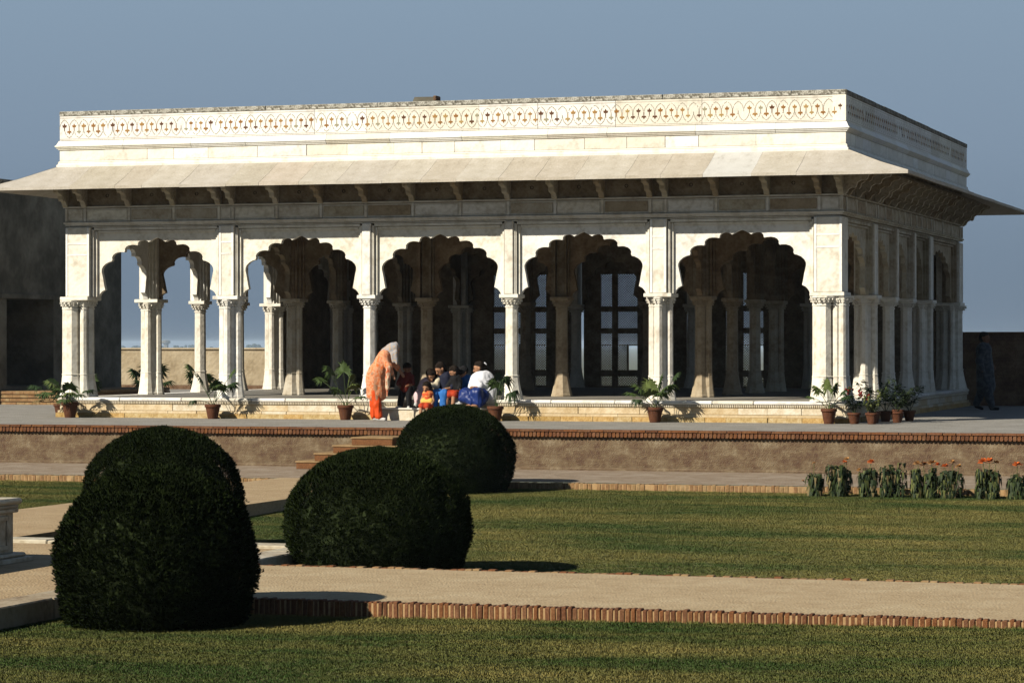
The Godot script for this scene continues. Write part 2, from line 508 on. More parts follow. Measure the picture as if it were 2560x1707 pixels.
# one bay of an arcade: the plate and the stepped frames round it. Runs along +x of t
func arcade_bay(pav: Node, t: Transform3D, width: float, mats: Array, fancy: bool) -> void:
	var st1 := 0.055
	var inner := width - 4 * st1 + 0.004
	part("arch", arch_plate(inner + 0.02, 3.6, 0.1), mats[rng.randi() % mats.size()], pav, t)
	var b := Build.new()
	for s in [-1.0, 1.0]:
		var e: float = s * width * 0.5
		for q in [[0.009, 0.05, 0.15, 3.65], [0.018, 0.03, 0.164, 3.65], [0.06, 0.1, 0.1, 3.62]]:
			if q[2] > 0.16 and not fancy:
				continue
			b.box(Vector3(min(e - s * q[0], e - s * q[1]), SPRING, -q[2]), Vector3(max(e - s * q[0], e - s * q[1]), q[3], q[2]))
	b.box(Vector3(-width * 0.5 + 0.06, 3.632, -0.15), Vector3(width * 0.5 - 0.06, 3.682, 0.15))
	b.box(Vector3(-width * 0.5 + 0.11, 3.585, -0.1), Vector3(width * 0.5 - 0.11, 3.622, 0.1))
	part("arch_frame", b.done(), mats[rng.randi() % mats.size()], pav, t)

func flat_flower(up: bool) -> ArrayMesh:
	var key := "flower%d" % int(up)
	if cache.has(key):
		return cache[key]
	var b := Build.new()
	var s := 1.0 if up else -1.0
	var z0 := -0.004
	var z1 := 0.003
	var petals := [[0.0, 0.05], [0.95, 0.042], [-0.95, 0.042]]
	for p in petals:
		var d := Vector2(sin(p[0]), cos(p[0]) * s)
		var n := Vector2(d.y, -d.x)
		var q := PackedVector2Array([d * 0.004, d * p[1] * 0.5 + n * 0.013, d * p[1], d * p[1] * 0.5 - n * 0.013])
		b.prism(q, z0, z1)
	b.prism(PackedVector2Array([Vector2(-0.006, 0), Vector2(0.006, 0), Vector2(0.005, -0.05 * s), Vector2(-0.005, -0.05 * s)]), z0, z1 - 0.001)
	b.prism(PackedVector2Array([Vector2(-0.028, -0.004), Vector2(0.028, -0.004), Vector2(0.018, 0.01 * s), Vector2(-0.018, 0.01 * s)]), z0, z1 - 0.0005)
	cache[key] = b.done()
	return cache[key]

# one face of the parapet with its inlaid band; runs along +x of t from 0 to length, face at z = 0
func inlay_band(pav: Node, t: Transform3D, length: float, seed_: int) -> void:
	rng.seed = seed_
	var n := int(round(length / 0.208))
	var pitch := length / n
	var lines := Build.new()
	for k in n:
		var x0 := k * pitch
		# a cusped lozenge: steps up to a point and down again, drawn twice, mirrored
		for s in [-1.0, 1.0]:
			var pts := []
			for q in [[-0.5, -0.01], [-0.49, 0.045], [-0.43, 0.06], [-0.42, 0.09], [-0.35, 0.1], [-0.33, 0.125], [-0.22, 0.135], [-0.2, 0.155], [-0.1, 0.16], [0.0, 0.178], [0.1, 0.16], [0.2, 0.155], [0.22, 0.135], [0.33, 0.125], [0.35, 0.1], [0.42, 0.09], [0.43, 0.06], [0.49, 0.045], [0.5, -0.01]]:
				pts.append(Vector2(x0 + (0.5 + q[0] + (0.5 if s < 0 else 0.0)) * pitch, 5.605 + s * q[1]))
			for j in pts.size() - 1:
				if rng.randf() < 0.12:
					continue
				var a: Vector2 = pts[j]
				var c: Vector2 = pts[j + 1]
				if c.x > length:
					continue
				var d := (c - a).normalized()
				var w := Vector2(-d.y, d.x) * 0.0056
				lines.quad(t * Vector3(a.x - w.x, a.y - w.y, 0.0025), t * Vector3(c.x - w.x, c.y - w.y, 0.0025), t * Vector3(c.x + w.x, c.y + w.y, 0.0025), t * Vector3(a.x + w.x, a.y + w.y, 0.0025))
		for s in 2:
			if rng.randf() < 0.09:
				continue
			var r := rng.randf()
			var m: Material = M.inlays[0 if r < 0.34 else 1 if r < 0.6 else 2 if r < 0.74 else 3 if r < 0.88 else 4]
			var px := x0 + (0.5 if s == 0 else 1.0) * pitch
			if px > length - 0.04:
				continue
			part("inlay_flower", flat_flower(s == 0), m, pav, t * Transform3D(Basis.from_scale(Vector3.ONE * (1.2 + rng.randf() * 0.3)), Vector3(px, 5.605 + (0.035 if s == 0 else -0.04), 0.001)))
	var o := part("inlay_line", lines.done(), M.inlay_line, pav)
	o.set_meta("kind", "stuff")
	# two thin rules above and below the band
	for y in [5.402, 5.812]:
		var b := Build.new()
		b.quad(t * Vector3(0, y, 0.0025), t * Vector3(length, y, 0.0025), t * Vector3(length, y + 0.007, 0.0025), t * Vector3(0, y + 0.007, 0.0025))
		part("inlay_rule", b.done(), M.inlay_line, pav)

# stones laid end to end along +x of t, between heights y0 and y1, front face at z = zf
func course(pav: Node, called: String, t: Transform3D, length: float, y0: float, y1: float, zf: float, depth: float, wmin: float, wmax: float, mats: Array, jitter := 0.004, ch := 0.006) -> void:
	var x := 0.0
	while x < length - 0.01:
		var w := rng.randf_range(wmin, wmax)
		if length - x - w < wmin * 0.6:
			w = length - x
		var dz := rng.randf_range(-jitter, jitter)
		var m := block_mesh(Vector3(snappedf(w, 0.02) + (0.0 if length - x - w < 0.001 else -0.003), y1 - y0, depth), ch)
		part(called, m, mats[rng.randi() % mats.size()], pav, t * at(Vector3(x + w * 0.5, (y0 + y1) * 0.5, zf - depth * 0.5 + dz)))
		x += w

func bracket_mesh() -> ArrayMesh:
	var poly := PackedVector2Array()
	for q in [[0.0, 4.09], [0.06, 4.08], [0.1, 4.11], [0.13, 4.17], [0.19, 4.2], [0.24, 4.19], [0.27, 4.22], [0.29, 4.29], [0.36, 4.33], [0.43, 4.325], [0.47, 4.35], [0.49, 4.41], [0.56, 4.45], [0.64, 4.46], [0.66, 4.5], [0.0, 4.79]]:
		poly.append(Vector2(q[0], q[1]))
	var b := Build.new()
	b.prism(poly, -0.05, 0.05)
	return b.done()

func moulding(profile: Array, length: float, t: Transform3D) -> ArrayMesh:
	# profile of (out, height) swept along +x, mitred at both ends by the same overhang
	var b := Build.new()
	for j in profile.size() - 1:
		var p: Vector2 = profile[j]
		var q: Vector2 = profile[j + 1]
		b.quad(t * Vector3(-p.x, p.y, p.x), t * Vector3(length + p.x, p.y, p.x), t * Vector3(length + q.x, q.y, q.x), t * Vector3(-q.x, q.y, q.x))
	return b.done()

func build_pavilion() -> void:
	rng.seed = 4
	var pav := thing("marble_pavilion", "long white marble pavilion with five cusped arches, wide eave and inlaid parapet", "pavilion")
	# frames of the four faces: +x of each runs along the face seen from outside, +z points outwards
	var faces := [
		[Transform3D(Basis.IDENTITY, Vector3(-WID, 0, 0)), WID],
		[Transform3D(Basis(Vector3.UP, PI / 2), Vector3(0, 0, 0)), DEP],
		[Transform3D(Basis(Vector3.UP, PI), Vector3(0, 0, -DEP)), WID],
		[Transform3D(Basis(Vector3.UP, -PI / 2), Vector3(-WID, 0, -DEP)), DEP]]
	# --- plinth
	var core := part("plinth", block_mesh(Vector3(WID - 0.06, 0.34, DEP - 0.06), 0.004), M.warms[1], pav, at(Vector3(-WID * 0.5, 0.165, -DEP * 0.5)))
	for f in 4:
		var t: Transform3D = faces[f][0]
		var L: float = faces[f][1]
		if f == 0 or f == 1:
			course(core, "footing_stone", at(Vector3(WID * 0.5, -0.165, DEP * 0.5)) * (t * at(Vector3(-0.06, 0, 0))), L + 0.12, -0.02, 0.085, 0.075, 0.3, 0.28, 0.85, M.sands, 0.008)
			course(core, "plinth_stone", at(Vector3(WID * 0.5, -0.165, DEP * 0.5)) * (t * at(Vector3(-0.03, 0, 0))), L + 0.06, 0.085, 0.135, 0.04, 0.25, 0.35, 1.2, M.warms, 0.006)
			course(core, "plinth_stone", at(Vector3(WID * 0.5, -0.165, DEP * 0.5)) * t, L, 0.139, 0.262, 0.008, 0.25, 0.45, 1.3, M.warms, 0.004)
			# small beads under the nosing
			var beads := Build.new()
			var n := int(L / 0.034)
			for k in n:
				var x := (k + 0.5) * L / n
				beads.chamfered(Vector3(x - 0.0125, 0.268, -0.05), Vector3(x + 0.0125, 0.318, 0.034), 0.008, t)
			var bd := part("bead_row", beads.done(), M.warms[0], pav)
			bd.set_meta("kind", "stuff")
			part("plinth_moulding", moulding([Vector2(0.0, 0.262), Vector2(0.018, 0.264), Vector2(0.018, 0.27), Vector2(0.004, 0.272), Vector2(0.004, 0.316), Vector2(0.03, 0.32)], L, t), M.warms[2], pav)
		course(core, "nosing_stone", at(Vector3(WID * 0.5, -0.165, DEP * 0.5)) * (t * at(Vector3(-0.045, 0, 0))), L + 0.09, 0.32, FLOOR, 0.045, 0.4, 0.7, 1.5, M.marbles, 0.003, 0.016)
	# floor slabs
	for i in 10:
		for j in 9:
			var w := (WID - 0.7) / 10.0
			var d := (DEP - 0.7) / 9.0
			part("floor_slab", block_mesh(Vector3(w - 0.006, 0.05, d - 0.006), 0.003), M.marble_floor, pav, at(Vector3(-WID + 0.35 + (i + 0.5) * w, FLOOR - 0.03, -DEP + 0.35 + (j + 0.5) * d)))
	# two low steps in front of the middle bay
	var steps := boxpart("step", Vector3(-8.7, -0.02, 0.09), Vector3(-6.72, 0.2, 0.42), M.warms[0], pav, 0.012)
	part("step_nosing", block_mesh(Vector3(2.02, 0.03, 0.36), 0.01), M.marbles[1], steps, at(Vector3(0, 0.126, 0.01)))
	# --- columns
	for i in 6:
		for j in 6:
			var edge := i == 0 or i == 5 or j == 0 or j == 5
			if not edge and not (i == 1 or i == 4 or j == 1 or j == 4):
				continue
			var k := kind_of(i, j)
			if not edge and k == "double" and not ((i == 1 or i == 4) and (j == 1 or j == 4)):
				k = "single"
			if not edge and k == "double":
				k = "inner_double"
			if k == "corner" and i == 0 and j == 0:
				place_column(pav, "corner_left", GX[i], GZ[j])
			elif k == "corner":
				place_column(pav, k, GX[i], GZ[j], 1.0 if i == 5 else -1.0, 1.0 if j == 0 else -1.0)
			else:
				place_column(pav, k, GX[i], GZ[j])
			# pier over the capital
			var h := pier_half(k)
			var lo := Vector3(GX[i] - h, SPRING, GZ[j] - h)
			var hi := Vector3(GX[i] + h, 3.69, GZ[j] + h)
			if j == 0 or j == 5:
				lo.z = GZ[j] - 0.2
				hi.z = GZ[j] + 0.2
			if i == 0 or i == 5:
				lo.x = GX[i] - 0.2
				hi.x = GX[i] + 0.2
			if k == "corner":
				lo.x = GX[i] - (0.22 if i == 0 else 0.3)
				hi.x = GX[i] + (0.3 if i == 0 else 0.22)
				lo.z = GZ[j] - (0.3 if j == 0 else 0.22)
				hi.z = GZ[j] + (0.22 if j == 0 else 0.3)
			var pier := boxpart("pier", lo, hi, M.worns[rng.randi() % 3] if edge else M.shaded_browns[rng.randi() % 3], pav, 0.012)
			# raised strips at both edges of a wide pier, and two cross bands
			if k != "single" and edge:
				var b := Build.new()
				var c := (lo + hi) * 0.5
				if j == 0 or i == 5:
					var front := j == 0
					var half := (hi.x - lo.x) * 0.5 if front else (hi.z - lo.z) * 0.5
					var face := (hi.z - c.z) if front else (hi.x - c.x)
					var tt := Transform3D.IDENTITY if front else Transform3D(Basis(Vector3.UP, PI / 2), Vector3.ZERO)
					for e in [[-half + 0.01, -half + 0.052], [half - 0.052, half - 0.01]]:
						b.box(Vector3(e[0], -0.66, face - 0.01), Vector3(e[1], 0.66, face + 0.009), tt)
					for y in [0.12, 0.34]:
						b.box(Vector3(-half + 0.056, y, face - 0.01), Vector3(half - 0.056, y + 0.03, face + 0.007), tt)
					part("pier_strip", b.done(), M.marbles[0], pier)
	# --- arcades along x
	for j in [0, 1, 4]:
		for i in 5:
			var k0 := kind_of(i, j)
			var k1 := kind_of(i + 1, j)
			if j > 0:
				k0 = "double" if i == 1 or i == 4 else "single"
				k1 = "double" if i + 1 == 1 or i + 1 == 4 else "single"
			var x0: float = GX[i] + pier_half(k0)
			var x1: float = GX[i + 1] - pier_half(k1)
			arcade_bay(pav, at(Vector3((x0 + x1) * 0.5, 0, GZ[j])), x1 - x0, M.worns if j == 0 else M.shaded_browns, j == 0)
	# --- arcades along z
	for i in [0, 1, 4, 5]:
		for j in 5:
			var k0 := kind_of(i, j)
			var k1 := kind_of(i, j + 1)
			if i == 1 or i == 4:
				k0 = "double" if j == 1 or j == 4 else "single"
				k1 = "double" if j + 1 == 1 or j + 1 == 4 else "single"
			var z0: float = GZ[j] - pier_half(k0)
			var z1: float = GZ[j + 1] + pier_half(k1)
			arcade_bay(pav, Transform3D(Basis(Vector3.UP, PI / 2), Vector3(GX[i], 0, (z0 + z1) * 0.5)), z0 - z1, M.shaded_browns if i in [1, 4] else (M.ageds if i == 5 else M.worns), i == 5)
	# --- back wall: solid marble with pierced screens in the middle bays
	build_back_wall(pav)
	# --- entablature on the four sides: lintel, mouldings, frieze
	for f in 4:
		var t: Transform3D = faces[f][0]
		var L: float = faces[f][1]
		var ins := 0.06
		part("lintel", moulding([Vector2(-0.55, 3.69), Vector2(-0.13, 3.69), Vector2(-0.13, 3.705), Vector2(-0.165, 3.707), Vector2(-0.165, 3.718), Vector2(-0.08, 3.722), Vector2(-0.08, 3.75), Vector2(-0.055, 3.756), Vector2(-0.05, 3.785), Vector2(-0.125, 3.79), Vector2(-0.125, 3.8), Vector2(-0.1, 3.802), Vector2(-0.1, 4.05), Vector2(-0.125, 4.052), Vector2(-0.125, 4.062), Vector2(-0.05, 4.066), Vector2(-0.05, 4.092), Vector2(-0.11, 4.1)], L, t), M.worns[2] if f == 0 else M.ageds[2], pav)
		part("bracket_wall", moulding([Vector2(-0.1, 4.09), Vector2(-0.1, 4.86)], L, t), M.shaded_browns[0], pav)  # under-eave shade is put into this wall's brown colour
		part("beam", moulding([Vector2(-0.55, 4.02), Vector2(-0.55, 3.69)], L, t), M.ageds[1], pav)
		if f > 1:
			continue
		# stiles and framed panels of the frieze
		var lines_: Array = GX if f == 0 else GZ
		var marks := []
		for q in 6:
			var p: float = lines_[q] + WID if f == 0 else -lines_[q]
			marks.append(p)
		for q in 6:
			var offs := [0.0]
			if q == 1 or q == 4:
				offs = [-0.145, 0.145]
			elif q == 0:
				offs = [-0.2, 0.2]
			elif q == 5:
				offs = [-0.2, 0.2]
			var list := []
			for o in offs:
				list.append(marks[q] + o)
			if q < 5:
				var a: float = marks[q] + (offs[offs.size() - 1])
				var e: float = marks[q + 1] - (0.0 if q + 1 in [2, 3] else 0.145 if q + 1 == 4 or q + 1 == 1 else 0.2)
				for s in [1, 2]:
					list.append(lerpf(a, e, s / 3.0))
			for x in list:
				part("stile", block_mesh(Vector3(0.05, 0.256, 0.03), 0.006), M.worns[rng.randi() % 4], pav, t * at(Vector3(x, 3.928, -0.088)))
				part("bracket", bracket(), M.ageds[rng.randi() % 3], pav, t * Transform3D(Basis(Vector3(0, 0, 1), Vector3.UP, Vector3(-1, 0, 0)), Vector3(x, 0, -0.1)))
			list.sort()
		# frieze panels between the stiles
		var xs := []
		for c in pav.get_children():
			if c.name.begins_with("stile"):
				var lp: Vector3 = t.affine_inverse() * c.position
				if absf(lp.z + 0.088) < 0.01:
					xs.append(lp.x)
		xs.sort()
		for q in xs.size() - 1:
			var w: float = xs[q + 1] - xs[q] - 0.05
			if w < 0.1:
				continue
			part("frieze_panel", block_mesh(Vector3(snappedf(w - 0.045, 0.01), 0.19, 0.02), 0.006), (M.worns[rng.randi() % 4] if f == 0 and rng.randf() < 0.5 else M.ageds[rng.randi() % 3]), pav, t * at(Vector3((xs[q] + xs[q + 1]) * 0.5, 3.928, -0.097)))
			# drain hole above the panel
			if w > 0.5:
				var b := Build.new()
				b.lathe([Vector2(0.0, -0.01), Vector2(0.035, -0.01), Vector2(0.035, 0.004), Vector2(0.026, 0.004), Vector2(0.022, -0.006), Vector2(0.0, -0.006)], 10, Transform3D(Basis(Vector3.RIGHT, PI / 2), Vector3.ZERO))
				if not cache.has("drain"):
					cache["drain"] = b.done()
				part("drain", cache["drain"], M.drain_iron, pav, t * at(Vector3((xs[q] + xs[q + 1]) * 0.5, 4.3, -0.096)))
	# ceiling and roof
	boxpart("ceiling", Vector3(-WID + 0.12, 4.02, -DEP + 0.12), Vector3(-0.12, 4.12, -0.12), M.shaded_brown, pav)  # ceiling colour carries painted-in interior shade
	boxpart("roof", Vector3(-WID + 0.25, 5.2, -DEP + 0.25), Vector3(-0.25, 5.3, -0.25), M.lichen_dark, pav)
	# --- eave: sloping slabs, mitred at the hips
	var over := [1.0, 1.28, 1.1, 1.1]
	for f in 4:
		var t: Transform3D = faces[f][0]
		var L: float = faces[f][1]
		var left: float = over[(f + 3) % 4]
		var right: float = over[(f + 1) % 4]
		var out: float = over[f]
		var n := int(round((L + 2.0) / 0.86))
		var cuts := [-0.02]
		rng.seed = 31 + f
		for k in range(1, n):
			cuts.append((k + rng.randf_range(-0.16, 0.16)) / n * L)
		cuts.append(L + 0.02)
		for k in n:
			var a: float = cuts[k]
			var e: float = cuts[k + 1]
			# lower edge spreads out to the hips
			var a2: float = a if k > 0 else -left
			var e2: float = e if k < n - 1 else L + right
			var dy := rng.randf_range(-0.004, 0.004)
			var b := Build.new()
			var y1 := 4.885
			var y0 := 4.425 + dy
			var th := 0.055
			var g := 0.002
			var ol := out + rng.randf_range(-0.004, 0.004)
			if k == 0 or k == n - 1:
				ol = out
			var P := [Vector3(a + g, y1, 0.0), Vector3(e - g, y1, 0.0), Vector3(e2 - g, y0, ol), Vector3(a2 + g, y0, ol)]
			# a slight belly, as stone slabs that overhang have
			var pm := [P[0].lerp(P[3], 0.55) + Vector3(0, -0.02, 0), P[1].lerp(P[2], 0.55) + Vector3(0, -0.02, 0)]
			var dn := Vector3(0, -th, 0)
			for v in [[P[3], P[2], pm[1], pm[0]], [pm[0], pm[1], P[1], P[0]]]:
				b.quad(t * v[0], t * v[1], t * v[2], t * v[3])
				b.quad(t * (v[3] + dn), t * (v[2] + dn), t * (v[1] + dn), t * (v[0] + dn))
			b.quad(t * (P[3] + dn), t * (P[2] + dn), t * P[2], t * P[3])
			for v in [[P[0], pm[0]], [pm[0], P[3]], [P[2], pm[1]], [pm[1], P[1]]]:
				b.quad(t * (v[0] + dn), t * (v[1] + dn), t * v[1], t * v[0])
			var em: Material = M.eaves[rng.randi() % 5]
			if f == 0 and k == n - 3:
				em = M.eave_white
			part("eave_slab", b.done(), em, pav)
			if false and k > 0 and k < n - 1:
				# a chipped lip stone
				part("eave_lip", block_mesh(Vector3(0.3, 0.04, 0.05), 0.012), M.eaves[2], pav, t * at(Vector3((a + e) * 0.5, y0 + 0.004, ol - 0.01)))
	# --- attic: low moulding, stone course, cornice, parapet, coping
	for f in 4:
		var t: Transform3D = faces[f][0]
		var L: float = faces[f][1]
		rng.seed = 51 + f
		part("attic_moulding", moulding([Vector2(0.05, 4.855), Vector2(0.05, 4.9), Vector2(0.028, 4.915), Vector2(0.022, 4.945), Vector2(0.028, 4.955), Vector2(0.006, 4.975), Vector2(-0.05, 4.98)], L, t), M.marbles[1], pav)
		course(pav, "attic_stone", t, L, 4.978, 5.19, 0.0, 0.25, 0.55, 1.1, M.marbles, 0.004)
		var x := 0.0
		while x < L - 0.05:
			var w := rng.randf_range(1.1, 1.7)
			if L - x - w < 0.8:
				w = L - x
			var first := x < 0.01
			var last := x + w > L - 0.01
			var b := Build.new()
			var prof := [Vector2(-0.1, 5.188), Vector2(0.006, 5.188), Vector2(0.026, 5.2), Vector2(0.024, 5.206), Vector2(0.05, 5.226), Vector2(0.048, 5.232), Vector2(0.074, 5.256), Vector2(0.074, 5.268), Vector2(0.05, 5.29), Vector2(0.012, 5.37), Vector2(-0.1, 5.378)]
			for q in prof.size() - 1:
				var p: Vector2 = prof[q]
				var r: Vector2 = prof[q + 1]
				var a0 := -p.x if first else x + 0.003
				var a1 := -r.x if first else x + 0.003
				var e0 := L + p.x if last else x + w - 0.003
				var e1 := L + r.x if last else x + w - 0.003
				b.quad(t * Vector3(a0, p.y, p.x), t * Vector3(e0, p.y, p.x), t * Vector3(e1, r.y, r.x), t * Vector3(a1, r.y, r.x))
			part("cornice_stone", b.done(), M.marbles[rng.randi() % 6], pav)
			x += w
		course(pav, "parapet_slab", t, L, 5.378, 5.85, 0.0, 0.24, 1.0, 1.7, M.marbles, 0.001, 0.003)
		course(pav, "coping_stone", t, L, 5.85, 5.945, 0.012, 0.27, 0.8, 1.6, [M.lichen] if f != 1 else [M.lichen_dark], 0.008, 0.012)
		if f < 2:
			inlay_band(pav, t * at(Vector3(0, 0, 0.0)), L, 90 + f)

func bracket() -> ArrayMesh:
	if not cache.has("bracket"):
		cache["bracket"] = bracket_mesh()
	return cache["bracket"]

# pierced screen: crossed diagonal bars clipped to a rectangle
func lattice(w: float, h: float, pitch: float, bar: float) -> ArrayMesh:
	var key := "lat%.2f_%.2f_%.3f" % [w, h, pitch]
	if cache.has(key):
		return cache[key]
	var b := Build.new()
	for s in [-1.0, 1.0]:
		var c := -h
		while c < w:
			# the line y = s * (x - c), or from the top when s is negative
			var x0: float = max(c, 0.0)
			var x1: float = min(c + h, w)
			if x1 - x0 > 0.01:
				var y0 := x0 - c
				var y1 := x1 - c
				if s < 0:
					y0 = h - y0
					y1 = h - y1
				var d := Vector2(x1 - x0, y1 - y0).normalized()
				var n := Vector2(-d.y, d.x) * bar * 0.5
				var zz := 0.012 if s > 0 else 0.011
				var A := Vector3(x0 + n.x, y0 + n.y, 0)
				var B := Vector3(x1 + n.x, y1 + n.y, 0)
				var C := Vector3(x1 - n.x, y1 - n.y, 0)
				var D := Vector3(x0 - n.x, y0 - n.y, 0)
				var u := Vector3(0, 0, zz)
				b.quad(D + u, C + u, B + u, A + u)
				b.quad(A - u, B - u, C - u, D - u)
				b.quad(A - u, A + u, B + u, B - u)
				b.quad(C - u, C + u, D + u, D - u)
			c += pitch
	cache[key] = b.done()
	return cache[key]

func build_back_wall(pav: Node) -> void:
	var z: float = GZ[5]
	# the rear bay of the left side is walled up
	boxpart("side_wall", Vector3(GX[0] - 0.13, FLOOR, GZ[5] + 0.1), Vector3(GX[0] - 0.06, 3.6, GZ[4] - 0.1), M.shaded_browns[1], pav)
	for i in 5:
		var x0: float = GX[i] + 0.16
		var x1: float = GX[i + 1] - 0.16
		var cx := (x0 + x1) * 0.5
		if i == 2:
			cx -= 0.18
		part("arch", arch_plate(x1 - x0 + 0.02, 3.7, 0.1), M.shaded_browns[1], pav, at(Vector3((x0 + x1) * 0.5, 0, z)))
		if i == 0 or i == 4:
			boxpart("back_wall", Vector3(x0, FLOOR, z - 0.16), Vector3(x1, 3.6, z - 0.06), M.shaded_browns[1], pav)
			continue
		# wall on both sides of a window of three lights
		boxpart("back_wall", Vector3(x0, FLOOR, z - 0.16), Vector3(cx - 0.66, 3.6, z - 0.06), M.shaded_browns[1], pav)
		boxpart("back_wall", Vector3(cx + 0.66, FLOOR, z - 0.16), Vector3(x1, 3.6, z - 0.06), M.shaded_browns[1], pav)
		boxpart("back_wall", Vector3(cx - 0.66, 3.05, z - 0.16), Vector3(cx + 0.66, 3.6, z - 0.06), M.shaded_browns[1], pav)
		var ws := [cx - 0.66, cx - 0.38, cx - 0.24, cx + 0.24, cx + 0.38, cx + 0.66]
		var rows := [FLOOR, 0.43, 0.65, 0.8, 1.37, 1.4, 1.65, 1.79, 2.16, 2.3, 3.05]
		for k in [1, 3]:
			boxpart("mullion", Vector3(ws[k], FLOOR, z - 0.145), Vector3(ws[k + 1], 3.05, z - 0.065), M.shaded_browns[1], pav)
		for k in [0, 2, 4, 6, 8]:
			boxpart("transom", Vector3(ws[0], rows[k], z - 0.135), Vector3(ws[5], rows[k + 1], z - 0.072), M.shaded_browns[1], pav)
		for c in [[ws[0], ws[1]], [ws[2], ws[3]], [ws[4], ws[5]]]:
			for k in [1, 3, 5, 7, 9]:
				var h := snappedf(rows[k + 1] - rows[k], 0.01)
				# one half of the middle light stands open
				if k == 3 and c[0] == ws[2]:
					part("jali_screen", lattice(0.22, h, 0.06, 0.017), M.ageds[3], pav, at(Vector3(c[0], rows[k], z - 0.1)))
					boxpart("mullion", Vector3(c[0] + 0.22, rows[k], z - 0.13), Vector3(c[0] + 0.26, rows[k + 1], z - 0.075), M.shaded_browns[1], pav)
					continue
				part("jali_screen", lattice(snappedf(c[1] - c[0], 0.01), h, 0.06, 0.017), M.ageds[3], pav, at(Vector3(c[0], rows[k], z - 0.1)))

# ------------------------------------------------------------------ ground, walls, paths
func sheet(x0: float, x1: float, z0: float, z1: float, y: float) -> ArrayMesh:
	var b := Build.new()
	b.quad(Vector3(x0, y, z1), Vector3(x1, y, z1), Vector3(x1, y, z0), Vector3(x0, y, z0))
	return b.done()

func lawn_y(z: float, x := 0.0) -> float:
	var front := clampf((z - 26.0) / 1.6, 0.0, 1.0)
	return -0.765 - 0.115 * clampf((z - 8.9) / 15.0, 0.0, 1.0) + front * (0.085 + 0.0135 * clampf(x - 1.0, 0.0, 9.0))

func lawn_tone(x: float, z: float) -> float:
	# 0 green, 1 straw: dry patches drawn out along the mowing direction
	return cache.lawn_noise.get_noise_2d(x * 0.55, z * 1.5) * 1.0 + cache.lawn_fine.get_noise_2d(x, z * 1.6) * 0.3 + 0.4

func lawn_sheet(x0: float, x1: float, z0: float, z1: float) -> ArrayMesh:
	var b := Build.new(true)
	var nx := 140
	var nz := int(max(3, (z1 - z0) / 0.5))
	for i in nx:
		for j in nz:
			var xa := lerpf(x0, x1, float(i) / nx)
			var xb := lerpf(x0, x1, float(i + 1) / nx)
			var za := lerpf(z0, z1, float(j) / nz)
			var zb := lerpf(z0, z1, float(j + 1) / nz)
			b.quad(Vector3(xa, lawn_y(zb, xa), zb), Vector3(xb, lawn_y(zb, xb), zb), Vector3(xb, lawn_y(za, xb), za), Vector3(xa, lawn_y(za, xa), za))
	return b.done()

func grass_tuft(seed_: int, blades: int, spread: float, h: float) -> ArrayMesh:
	rng.seed = seed_
	var st := SurfaceTool.new()
	st.begin(Mesh.PRIMITIVE_TRIANGLES)
	for k in blades:
		var p := Vector3(rng.randf_range(-spread, spread), -0.005, rng.randf_range(-spread, spread))
		var a := rng.randf() * TAU
		var l := h * rng.randf_range(0.6, 1.15)
		var lean := rng.randf_range(0.15, 0.95)
		var d := Vector3(cos(a) * lean, 1.0, sin(a) * lean).normalized() * l
		var w := Vector3(-sin(a), 0, cos(a)) * rng.randf_range(0.0018, 0.0032)
		var c := rng.randf_range(0.85, 1.15)
		var straw := rng.randf() < 0.08
		var col := Color(c, c, c) if not straw else Color(1.5 * c, 1.3 * c, 1.25 * c)
		var n := Vector3(d.x * 0.4, 0.9, d.z * 0.4).normalized()
		for v in [p - w, p + w, p + d]:
			st.set_color(col)
			st.set_normal(n)
			st.add_vertex(v)
	return st.commit()

func grow_lawn(called: String, label: String, x0: float, x1: float, z0: float, z1: float, step: float, seed_: int, skip: Callable) -> void:
	var lists := [[], [], []]
	var r := RandomNumberGenerator.new()
	r.seed = seed_
	var x := x0
	while x < x1:
		var z := z0
		while z < z1:
			var px := x + r.randf_range(-0.5, 0.5) * step
			var pz := z + r.randf_range(-0.5, 0.5) * step
			var ok: bool = px > x0 and px < x1 and pz > z0 and pz < z1 and not skip.call(px, pz)
			var v := r.randi() % 3
			var turn := r.randf() * TAU
			var sc := r.randf_range(0.75, 1.2)
			if ok:
				var tone := clampf(lawn_tone(px, pz), 0.0, 1.0)
				# longer, drier grass where the mower cannot reach, along kerbs and edging
				var edge: float = max(max(1.0 - absf(pz - 27.85) / 0.09, 1.0 - absf(pz - 8.97) / 0.12), 1.0 - absf(pz - 24.45) / 0.08)
				if edge > 0.0:
					tone = clampf(tone + 0.45 * edge, 0.0, 1.0)
					sc *= 1.0 + 1.3 * edge * r.randf()
				var c := Color(0.066, 0.112, 0.032).lerp(Color(0.315, 0.268, 0.088), tone)
				lists[v].append([Transform3D(Basis(Vector3.UP, turn).scaled(Vector3(1, sc, 1)), Vector3(px, lawn_y(pz, px), pz)), c])
			z += step
		x += step
	var all := thing(called, label, "grass")
	all.set_meta("kind", "stuff")
	for v in 3:
		var mm := MultiMesh.new()
		mm.transform_format = MultiMesh.TRANSFORM_3D
		mm.use_colors = true
		mm.mesh = grass_tuft(100 + v, 60, step * 0.8, 0.019)
		mm.instance_count = lists[v].size()
		for k in lists[v].size():
			mm.set_instance_transform(k, lists[v][k][0])
			mm.set_instance_color(k, lists[v][k][1])
		var o := MultiMeshInstance3D.new()
		o.name = "blades"
		o.multimesh = mm
		o.material_override = M.grass
		all.add_child(o, true)
		o.set_meta("kind", "stuff")

